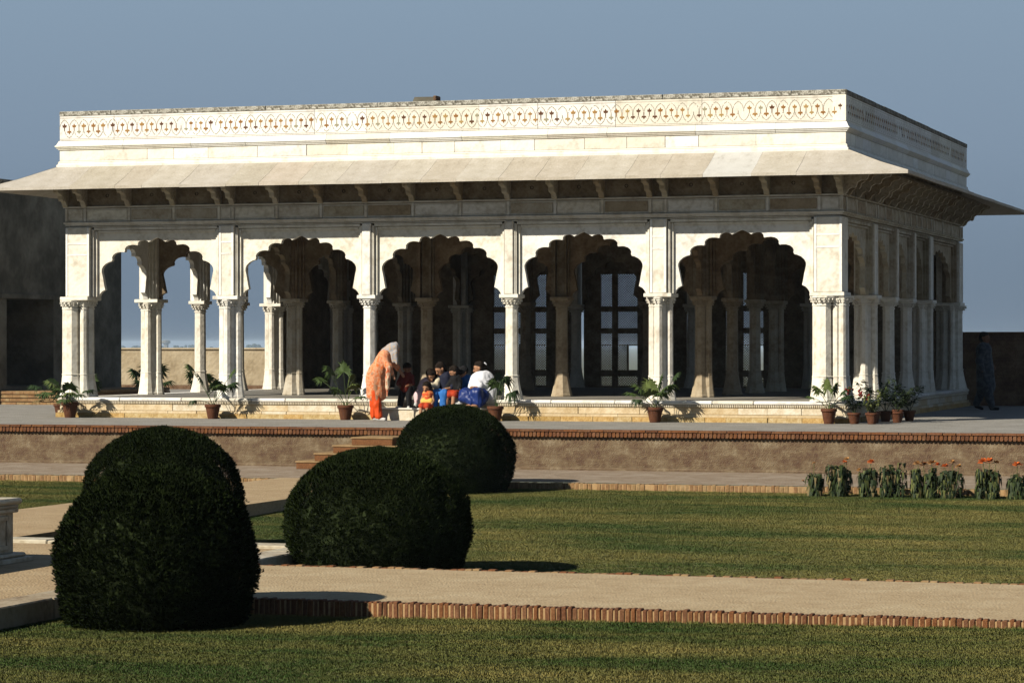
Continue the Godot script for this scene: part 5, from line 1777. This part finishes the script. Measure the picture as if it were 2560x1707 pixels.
	cloth(t, "dress", [[V(0.07, 0.3, 0.04), V(0.0, 0.12, 0.02), 0.12, 0.13], [V(0.0, 0.11, 0.04), V(-0.01, 0.07, 0.24), 0.13, 0.1], [V(0.05, 0.11, 0.04), V(0.04, 0.07, 0.25), 0.12, 0.09], [V(-0.01, 0.06, 0.26), V(-0.02, -0.02, 0.29), 0.085, 0.07], [V(-0.01, 0.3, 0.07), V(-0.04, 0.2, 0.14), 0.055, 0.05], [V(0.16, 0.31, 0.02), V(0.21, 0.27, 0.09), 0.055, 0.045]], M.pink, 3)
	cloth(t, "socks", [[V(-0.05, -0.07, 0.315), V(-0.07, -0.14, 0.325), 0.036, 0.033], [V(0.035, -0.07, 0.32), V(0.02, -0.14, 0.335), 0.036, 0.033]], M.grey_white, 4, 0.0, 0.01, 0.02)
	shoes(t, [[V(-0.07, -0.182, 0.33), V(-0.12, -0.182, 0.41)], [V(0.02, -0.182, 0.335), V(0.0, -0.182, 0.425)]], M.black_cloth, 0.85)

	# --- small child in striped red vest seated on the step
	t = thing("person", "small child in red and yellow striped vest seated on the step in front", "person", V(-7.75, 0.211, 0.4))
	c = V(-0.02, 0.39, 0.02)
	f = V(-0.1, -0.25, 0.96).normalized()
	u = V(0.0, 0.96, 0.25).normalized()
	body(t, head_caps(c, f, u, 0.84) + [[c - u * 0.06, V(0, 0.29, 0), 0.035, 0.04], [V(0, 0.27, 0), V(0, 0.09, 0), 0.07, 0.075], [V(-0.085, 0.27, 0), V(-0.12, 0.16, 0.03), 0.027, 0.023], [V(-0.12, 0.16, 0.03), V(-0.11, 0.05, 0.1), 0.023, 0.017], [V(0.085, 0.27, 0), V(0.12, 0.16, 0.03), 0.027, 0.023], [V(0.12, 0.16, 0.03), V(0.09, 0.06, 0.11), 0.023, 0.017], [V(-0.05, 0.06, 0.02), V(-0.07, 0.06, 0.17), 0.045, 0.04], [V(-0.07, 0.06, 0.17), V(-0.08, -0.13, 0.2), 0.036, 0.026], [V(0.05, 0.06, 0.02), V(0.05, 0.06, 0.17), 0.045, 0.04], [V(0.05, 0.06, 0.17), V(0.04, -0.13, 0.2), 0.036, 0.026]],
		[[V(-0.11, 0.05, 0.1), V(0.2, -0.7, 0.6), V(-0.6, 0.3, 0.5), 0.6, 0.4, 1.0], [V(0.09, 0.06, 0.11), V(-0.2, -0.7, 0.6), V(0.6, 0.3, 0.5), 0.6, 0.4, -1.0]], M.skin)
	face_details(t, c, f, u, 0.84)
	cloth(t, "hair", hair_caps(c, f, u, 0.88) + [[c + V(0.07, -0.02, -0.03), c + V(0.08, -0.07, -0.03), 0.04, 0.03]], M.hair, 2, 0.012, 0.012, 0.03)
	cloth(t, "vest", [[V(0, 0.27, 0), V(0, 0.1, 0), 0.092, 0.095], [V(-0.05, 0.28, 0), V(0.05, 0.28, 0), 0.05, 0.05]], M.red_vest, 3, 0.01, 0.012)
	cloth(t, "belt_stripe", [[V(-0.06, 0.15, 0.035), V(0.06, 0.15, 0.035), 0.066, 0.066]], M.yellow, 4, 0.005, 0.012, 0.02)
	cloth(t, "shorts", [[V(-0.05, 0.07, 0.02), V(-0.07, 0.06, 0.16), 0.065, 0.058], [V(0.05, 0.07, 0.02), V(0.05, 0.06, 0.16), 0.065, 0.058]], M.red_cotton, 5, 0.015, 0.012)
	shoes(t, [[V(-0.08, -0.205, 0.2), V(-0.09, -0.205, 0.29)], [V(0.04, -0.205, 0.2), V(0.04, -0.205, 0.29)]], M.denim, 0.8)

	# --- person in navy and blue jeans, seated, reaching towards the child
	t = thing("person", "person in dark navy top and bright blue jeans seated among the children, reaching left", "person", V(-7.54, FLOOR, -0.04))
	c = V(-0.08, 0.555, 0.1)
	f = V(-0.6, -0.55, 0.58).normalized()
	u = V(-0.4, 0.83, 0.38).normalized()
	body(t, head_caps(c, f, u, 1.0) + [[c - u * 0.08, V(-0.02, 0.42, 0.02), 0.045, 0.05], [V(0, 0.4, 0.02), V(0.02, 0.1, 0), 0.11, 0.11], [V(-0.14, 0.38, 0.06), V(-0.14, 0.26, 0.2), 0.042, 0.035], [V(-0.14, 0.26, 0.2), V(-0.22, 0.26, 0.34), 0.035, 0.025], [V(0.14, 0.38, 0), V(0.14, 0.22, 0.12), 0.042, 0.034], [V(0.14, 0.22, 0.12), V(0.02, 0.18, 0.26), 0.034, 0.024], [V(-0.04, 0.1, 0), V(-0.12, 0.12, 0.3), 0.085, 0.06], [V(-0.12, 0.12, 0.3), V(-0.12, -0.12, 0.34), 0.055, 0.035], [V(0.08, 0.1, 0), V(0.06, 0.12, 0.3), 0.085, 0.06], [V(0.06, 0.12, 0.3), V(0.05, -0.12, 0.34), 0.055, 0.035]],
		[[V(-0.22, 0.26, 0.34), V(-0.85, -0.3, 0.2), V(0, 0.9, 0.4), 0.9, 0.5, -1.0], [V(0.02, 0.18, 0.26), V(-0.8, -0.3, 0.3), V(0, 0.9, 0.4), 0.9, 0.5, 1.0]], M.skin)
	face_details(t, c, f, u, 1.0)
	cloth(t, "hair", hair_caps(c, f, u, 1.02), M.hair, 2, 0.014, 0.013, 0.03)
	cloth(t, "jumper", [[V(0, 0.4, 0.02), V(0.02, 0.12, 0), 0.14, 0.15], [V(0.13, 0.39, 0.0), V(0.14, 0.22, 0.12), 0.062, 0.055]], M.navy, 3)
	cloth(t, "sleeve", [[V(-0.13, 0.39, 0.05), V(-0.14, 0.27, 0.19), 0.06, 0.052], [V(-0.14, 0.27, 0.19), V(-0.2, 0.265, 0.3), 0.052, 0.044]], M.cream, 4)
	cloth(t, "jeans", [[V(-0.03, 0.11, 0), V(-0.12, 0.11, 0.3), 0.105, 0.078], [V(-0.12, 0.11, 0.3), V(-0.12, -0.13, 0.34), 0.075, 0.06], [V(0.08, 0.11, 0), V(0.06, 0.11, 0.3), 0.105, 0.078], [V(0.06, 0.11, 0.3), V(0.05, -0.13, 0.34), 0.075, 0.06]], M.denim, 5)
	shoes(t, [[V(-0.12, -0.182, 0.345), V(-0.14, -0.182, 0.46)], [V(0.05, -0.182, 0.345), V(0.05, -0.182, 0.46)]], M.black_cloth, 0.95)

	# --- child in black top and orange shorts
	t = thing("person", "child in black top and orange shorts seated right of the person in jeans", "person", V(-7.36, FLOOR, 0.0))
	c = V(-0.02, 0.5, 0.0)
	f = V(-0.75, -0.4, 0.5).normalized()
	u = V(-0.3, 0.9, 0.25).normalized()
	body(t, head_caps(c, f, u, 0.88) + [[c - u * 0.07, V(0.0, 0.37, 0), 0.037, 0.045], [V(0.0, 0.35, 0), V(0.0, 0.1, 0), 0.08, 0.085], [V(-0.1, 0.34, 0.02), V(-0.12, 0.2, 0.14), 0.032, 0.027], [V(-0.12, 0.2, 0.14), V(-0.1, 0.17, 0.24), 0.027, 0.02], [V(0.1, 0.34, 0), V(0.13, 0.2, 0.1), 0.032, 0.026], [V(-0.04, 0.09, 0), V(-0.06, 0.1, 0.25), 0.06, 0.05], [V(-0.06, 0.1, 0.25), V(-0.08, -0.13, 0.28), 0.045, 0.03], [V(0.06, 0.09, 0), V(0.07, 0.1, 0.25), 0.06, 0.05], [V(0.07, 0.1, 0.25), V(0.05, -0.13, 0.28), 0.045, 0.03]],
		[[V(-0.1, 0.17, 0.24), V(0.3, -0.6, 0.6), V(-0.5, 0.6, 0.4), 0.75, 0.5, 1.0], [V(0.13, 0.2, 0.1), V(0, -0.8, 0.5), V(0.6, 0.4, 0.5), 0.75, 0.5, -1.0]], M.skin)
	face_details(t, c, f, u, 0.88)
	cloth(t, "hair", hair_caps(c, f, u, 0.92), M.hair, 2, 0.012, 0.012, 0.03)
	cloth(t, "shirt", [[V(0, 0.35, 0), V(0, 0.16, 0), 0.11, 0.115], [V(-0.09, 0.35, 0.01), V(-0.115, 0.22, 0.12), 0.052, 0.044], [V(0.09, 0.35, 0), V(0.125, 0.21, 0.09), 0.052, 0.044]], M.black_cloth, 3)
	cloth(t, "shorts", [[V(-0.03, 0.1, 0), V(-0.06, 0.1, 0.24), 0.09, 0.072], [V(0.06, 0.1, 0), V(0.07, 0.1, 0.24), 0.09, 0.072]], M.red_cotton, 4)
	shoes(t, [[V(-0.08, -0.182, 0.285), V(-0.1, -0.182, 0.38)], [V(0.05, -0.182, 0.285), V(0.05, -0.182, 0.38)]], M.grey_white, 0.85)

	# --- child in blue jacket and cap behind
	t = thing("person", "child in shiny blue jacket and dark cap sitting next to woman in white shawl", "person", V(-7.2, FLOOR, -0.28))
	c = V(-0.07, 0.49, 0.04)
	f = V(-0.7, -0.35, 0.62).normalized()
	u = V(-0.25, 0.93, 0.2).normalized()
	body(t, head_caps(c, f, u, 0.86) + [[c - u * 0.06, V(-0.03, 0.37, 0), 0.036, 0.04], [V(-0.02, 0.35, 0), V(0, 0.1, 0), 0.075, 0.08], [V(-0.1, 0.33, 0.03), V(-0.14, 0.2, 0.14), 0.03, 0.02], [V(0.07, 0.33, 0), V(0.1, 0.2, 0.1), 0.03, 0.02], [V(-0.05, 0.08, 0), V(-0.07, 0.1, 0.24), 0.055, 0.045], [V(-0.07, 0.1, 0.24), V(-0.08, -0.1, 0.52), 0.042, 0.028], [V(0.05, 0.08, 0), V(0.04, 0.1, 0.24), 0.055, 0.045], [V(0.04, 0.1, 0.24), V(0.0, -0.1, 0.52), 0.042, 0.028]],
		[[V(-0.14, 0.2, 0.14), V(-0.2, -0.6, 0.6), V(-0.6, 0.5, 0.4), 0.7, 0.4, 1.0], [V(0.1, 0.2, 0.1), V(-0.1, -0.6, 0.6), V(0.6, 0.5, 0.4), 0.7, 0.4, -1.0]], M.skin)
	face_details(t, c, f, u, 0.86)
	cloth(t, "cap", [[c + u * 0.05 - f * 0.02, c + u * 0.055 + f * 0.02, 0.09, 0.083], [c + u * 0.04 + f * 0.07, c + u * 0.03 + f * 0.12, 0.03, 0.018]], M.black_cloth, 2, 0.0, 0.012, 0.03)
	cloth(t, "jacket", [[V(-0.02, 0.35, 0), V(0, 0.13, 0), 0.115, 0.12], [V(-0.09, 0.34, 0.03), V(-0.13, 0.22, 0.12), 0.056, 0.048], [V(0.06, 0.34, 0), V(0.09, 0.22, 0.09), 0.056, 0.048]], M.bright_blue, 3, 0.028)
	cloth(t, "trousers", [[V(-0.04, 0.09, 0), V(-0.07, 0.1, 0.24), 0.08, 0.066], [V(-0.07, 0.1, 0.24), V(-0.08, -0.09, 0.51), 0.064, 0.046], [V(0.05, 0.09, 0), V(0.04, 0.1, 0.24), 0.08, 0.066], [V(0.04, 0.1, 0.24), V(0.0, -0.09, 0.51), 0.064, 0.046]], M.grey_white, 4)
	shoes(t, [[V(-0.08, -0.182, 0.53), V(-0.1, -0.182, 0.62)], [V(0.0, -0.182, 0.53), V(0.0, -0.182, 0.62)]], M.grey_white, 0.85)

	# --- woman in white shawl and blue skirt, profile to the left
	t = thing("person", "seated person wrapped in white shawl over blue skirt, face in profile to the left", "person", V(-6.84, FLOOR, -0.02))
	c = V(-0.05, 0.575, 0.02)
	f = V(-0.92, -0.22, 0.32).normalized()
	u = V(-0.2, 0.97, 0.06).normalized()
	body(t, head_caps(c, f, u, 1.0) + [[c - u * 0.08 - f * 0.02, V(0.01, 0.43, 0), 0.048, 0.055], [V(0.02, 0.4, 0), V(0.04, 0.1, 0), 0.11, 0.12], [V(-0.06, 0.38, 0.14), V(0.04, 0.22, 0.24), 0.042, 0.036], [V(0.04, 0.22, 0.24), V(-0.1, 0.225, 0.33), 0.036, 0.025], [V(0.1, 0.38, -0.12), V(0.02, 0.22, -0.1), 0.042, 0.03], [V(-0.04, 0.1, 0.06), V(-0.24, 0.14, 0.28), 0.09, 0.06], [V(-0.24, 0.14, 0.28), V(-0.06, -0.07, 0.36), 0.055, 0.035], [V(0.06, 0.1, 0.06), V(-0.02, 0.15, 0.32), 0.09, 0.06], [V(-0.02, 0.15, 0.32), V(0.02, -0.08, 0.36), 0.055, 0.035], [V(-0.06, -0.09, 0.37), V(-0.15, -0.11, 0.42), 0.034, 0.026], [V(0.02, -0.1, 0.37), V(-0.05, -0.125, 0.44), 0.034, 0.026]],
		[[V(-0.1, 0.225, 0.33), V(-0.8, -0.45, 0.3), V(0, 0.8, 0.6), 0.92, 0.5, 1.0]], M.skin)
	face_details(t, c, f, u, 1.0)
	cloth(t, "hair", hair_caps(c, f, u, 1.0) + [[c - f * 0.1 + u * 0.02, c - f * 0.12 - u * 0.0, 0.05, 0.045]], M.hair, 2, 0.01, 0.012, 0.03)
	part("hair_clip", skin_mesh([[c - f * 0.13 + u * 0.075, c - f * 0.15 + u * 0.045, 0.018, 0.014]], 0.008, 0.01), M.white_wool, t)
	cloth(t, "shawl", [[V(-0.06, 0.4, 0.05), V(0.1, 0.41, -0.04), 0.1, 0.1], [V(0.03, 0.38, 0.0), V(0.08, 0.14, 0.0), 0.165, 0.2], [V(-0.1, 0.36, 0.06), V(-0.12, 0.26, 0.12), 0.1, 0.1], [V(-0.06, 0.34, 0.12), V(0.04, 0.26, 0.22), 0.09, 0.075], [V(0.14, 0.3, -0.02), V(0.22, 0.05, 0.02), 0.11, 0.06], [V(0.2, 0.14, 0.06), V(0.22, 0.03, 0.1), 0.07, 0.035], [V(-0.14, 0.22, 0.14), V(-0.2, 0.16, 0.2), 0.07, 0.04]], M.white_wool, 3, 0.022, 0.015, 0.06, 7.0)
	cloth(t, "skirt", [[V(0.0, 0.11, 0.04), V(-0.24, 0.12, 0.27), 0.12, 0.1], [V(0.08, 0.11, 0.06), V(0.0, 0.13, 0.32), 0.13, 0.1], [V(-0.22, 0.1, 0.28), V(-0.26, 0.03, 0.32), 0.1, 0.085], [V(-0.2, 0.07, 0.3), V(-0.05, -0.03, 0.34), 0.1, 0.09], [V(0.0, 0.12, 0.32), V(0.06, -0.05, 0.34), 0.1, 0.08], [V(0.12, 0.08, 0.2), V(0.13, -0.02, 0.28), 0.08, 0.06]], M.blue_silk, 4, 0.028, 0.015, 0.05, 10.0)

	# --- man walking in the shade at the far right
	t = thing("person", "person in loose blue-grey clothes walking in the shade at far right", "person", V(0.95, 0, -10.6), 0.0)
	c = V(0.0, 1.52, 0)
	f = V(0.95, -0.1, 0.25).normalized()
	u = V(0.1, 0.99, 0).normalized()
	body(t, head_caps(c, f, u, 1.05) + [[c - u * 0.08, V(-0.02, 1.35, 0), 0.05, 0.06], [V(-0.02, 1.3, 0), V(0, 0.9, 0), 0.12, 0.12], [V(-0.03, 1.3, 0.18), V(-0.1, 1.05, 0.22), 0.05, 0.042], [V(-0.1, 1.05, 0.22), V(-0.02, 0.84, 0.24), 0.042, 0.03], [V(-0.03, 1.3, -0.18), V(0.05, 1.05, -0.21), 0.05, 0.042], [V(0.05, 1.05, -0.21), V(0.18, 0.88, -0.2), 0.042, 0.03], [V(0, 0.88, 0.08), V(0.1, 0.5, 0.09), 0.085, 0.06], [V(0.1, 0.5, 0.09), V(0.16, 0.09, 0.09), 0.055, 0.04], [V(0, 0.88, -0.08), V(-0.06, 0.5, -0.08), 0.085, 0.06], [V(-0.06, 0.5, -0.08), V(-0.2, 0.13, -0.08), 0.055, 0.04]],
		[[V(-0.02, 0.84, 0.24), V(0.2, -0.95, 0), V(0, 0.1, 1), 1.0, 0.3, 1.0], [V(0.18, 0.88, -0.2), V(0.4, -0.9, 0), V(0, 0.1, -1), 1.0, 0.3, -1.0]], M.skin_dark)
	face_details(t, c, f, u, 1.05)
	cloth(t, "hair", hair_caps(c, f, u, 1.06), M.hair, 2, 0.01, 0.013, 0.03)
	cloth(t, "tunic", [[V(-0.02, 1.32, 0.1), V(-0.02, 1.32, -0.1), 0.12, 0.12], [V(-0.02, 1.26, 0), V(0, 0.86, 0), 0.17, 0.17], [V(0, 0.86, 0), V(0.02, 0.52, 0), 0.18, 0.2], [V(-0.03, 1.3, 0.18), V(-0.1, 1.05, 0.22), 0.075, 0.068], [V(-0.1, 1.05, 0.22), V(-0.03, 0.88, 0.235), 0.068, 0.06], [V(-0.03, 1.3, -0.18), V(0.05, 1.05, -0.21), 0.075, 0.065]], M.shalwar, 3, 0.03, 0.018)
	cloth(t, "trousers", [[V(0.02, 0.6, 0.08), V(0.15, 0.1, 0.09), 0.12, 0.075], [V(-0.02, 0.6, -0.08), V(-0.19, 0.14, -0.08), 0.12, 0.075]], M.shalwar, 4, 0.03, 0.018)
	shoes(t, [[V(0.15, 0.0, 0.09), V(0.29, 0.0, 0.1)], [V(-0.2, 0.04, -0.08), V(-0.07, 0.0, -0.08)]], M.black_cloth, 1.05)

# ------------------------------------------------------------------ the scene
func _ready() -> void:
	var cam := Camera3D.new()
	cam.name = "camera"
	cam.fov = 13.9886
	cam.near = 0.5
	cam.far = 12000.0
	cam.transform = Transform3D(Basis(Vector3(0.95234, -0.000712, -0.305039), Vector3(0.000863, 1.0, 0.000359), Vector3(0.305039, -0.000605, 0.95234)).orthonormalized(), Vector3(9.42553, 1.43173, 48.91964))
	add_child(cam)
	cam.current = true
	var env := Environment.new()
	env.background_mode = Environment.BG_SKY
	var sky := Sky.new()
	# clear dry-season sky: dull haze on the horizon, palest some degrees up, deeper blue overhead
	var sm := PanoramaSkyMaterial.new()
	var ramp := Gradient.new()
	ramp.offsets = PackedFloat32Array([0.0, 0.02, 0.045, 0.09, 0.2, 0.5, 1.0])
	ramp.colors = PackedColorArray([Color(0.175, 0.235, 0.31), Color(0.195, 0.265, 0.352), Color(0.24, 0.325, 0.43), Color(0.28, 0.388, 0.505), Color(0.22, 0.318, 0.46), Color(0.1, 0.165, 0.285), Color(0.055, 0.1, 0.2)])
	var img := Image.create(64, 512, false, Image.FORMAT_RGBF)
	for y in 512:
		var el := 1.0 - (y + 0.5) / 256.0
		var c := ramp.sample(max(el, 0.0)) * 0.47
		if el < 0.0:
			c = Color(0.065, 0.067, 0.065)
		for x in 64:
			img.set_pixel(x, y, c)
	sm.panorama = ImageTexture.create_from_image(img)
	sky.sky_material = sm
	env.sky = sky
	env.tonemap_mode = Environment.TONE_MAPPER_LINEAR
	env.tonemap_exposure = 1.9
	env.ambient_light_source = Environment.AMBIENT_SOURCE_SKY
	env.sdfgi_enabled = true
	env.ssao_enabled = true
	env.ssil_enabled = true
	env.fog_enabled = true
	env.fog_density = 0.0001
	env.fog_light_color = Color(0.7, 0.78, 0.86)
	var we := WorldEnvironment.new()
	we.environment = env
	add_child(we)
	var sun := DirectionalLight3D.new()
	sun.name = "sun"
	sun.light_energy = 1.6
	sun.light_color = Color(1.0, 0.965, 0.9)
	sun.light_angular_distance = 0.5
	sun.shadow_enabled = true
	add_child(sun)
	# 35 degrees left of the facade's normal, 32 degrees up
	var az := deg_to_rad(35.0)
	var al := deg_to_rad(31.9)
	var dir := Vector3(sin(az) * cos(al), -sin(al), -cos(az) * cos(al))
	sun.look_at_from_position(Vector3.ZERO, dir, Vector3.UP)

	make_materials()
	build_ground()
	build_surroundings()
	build_pavilion()
	build_plants()
	build_people()
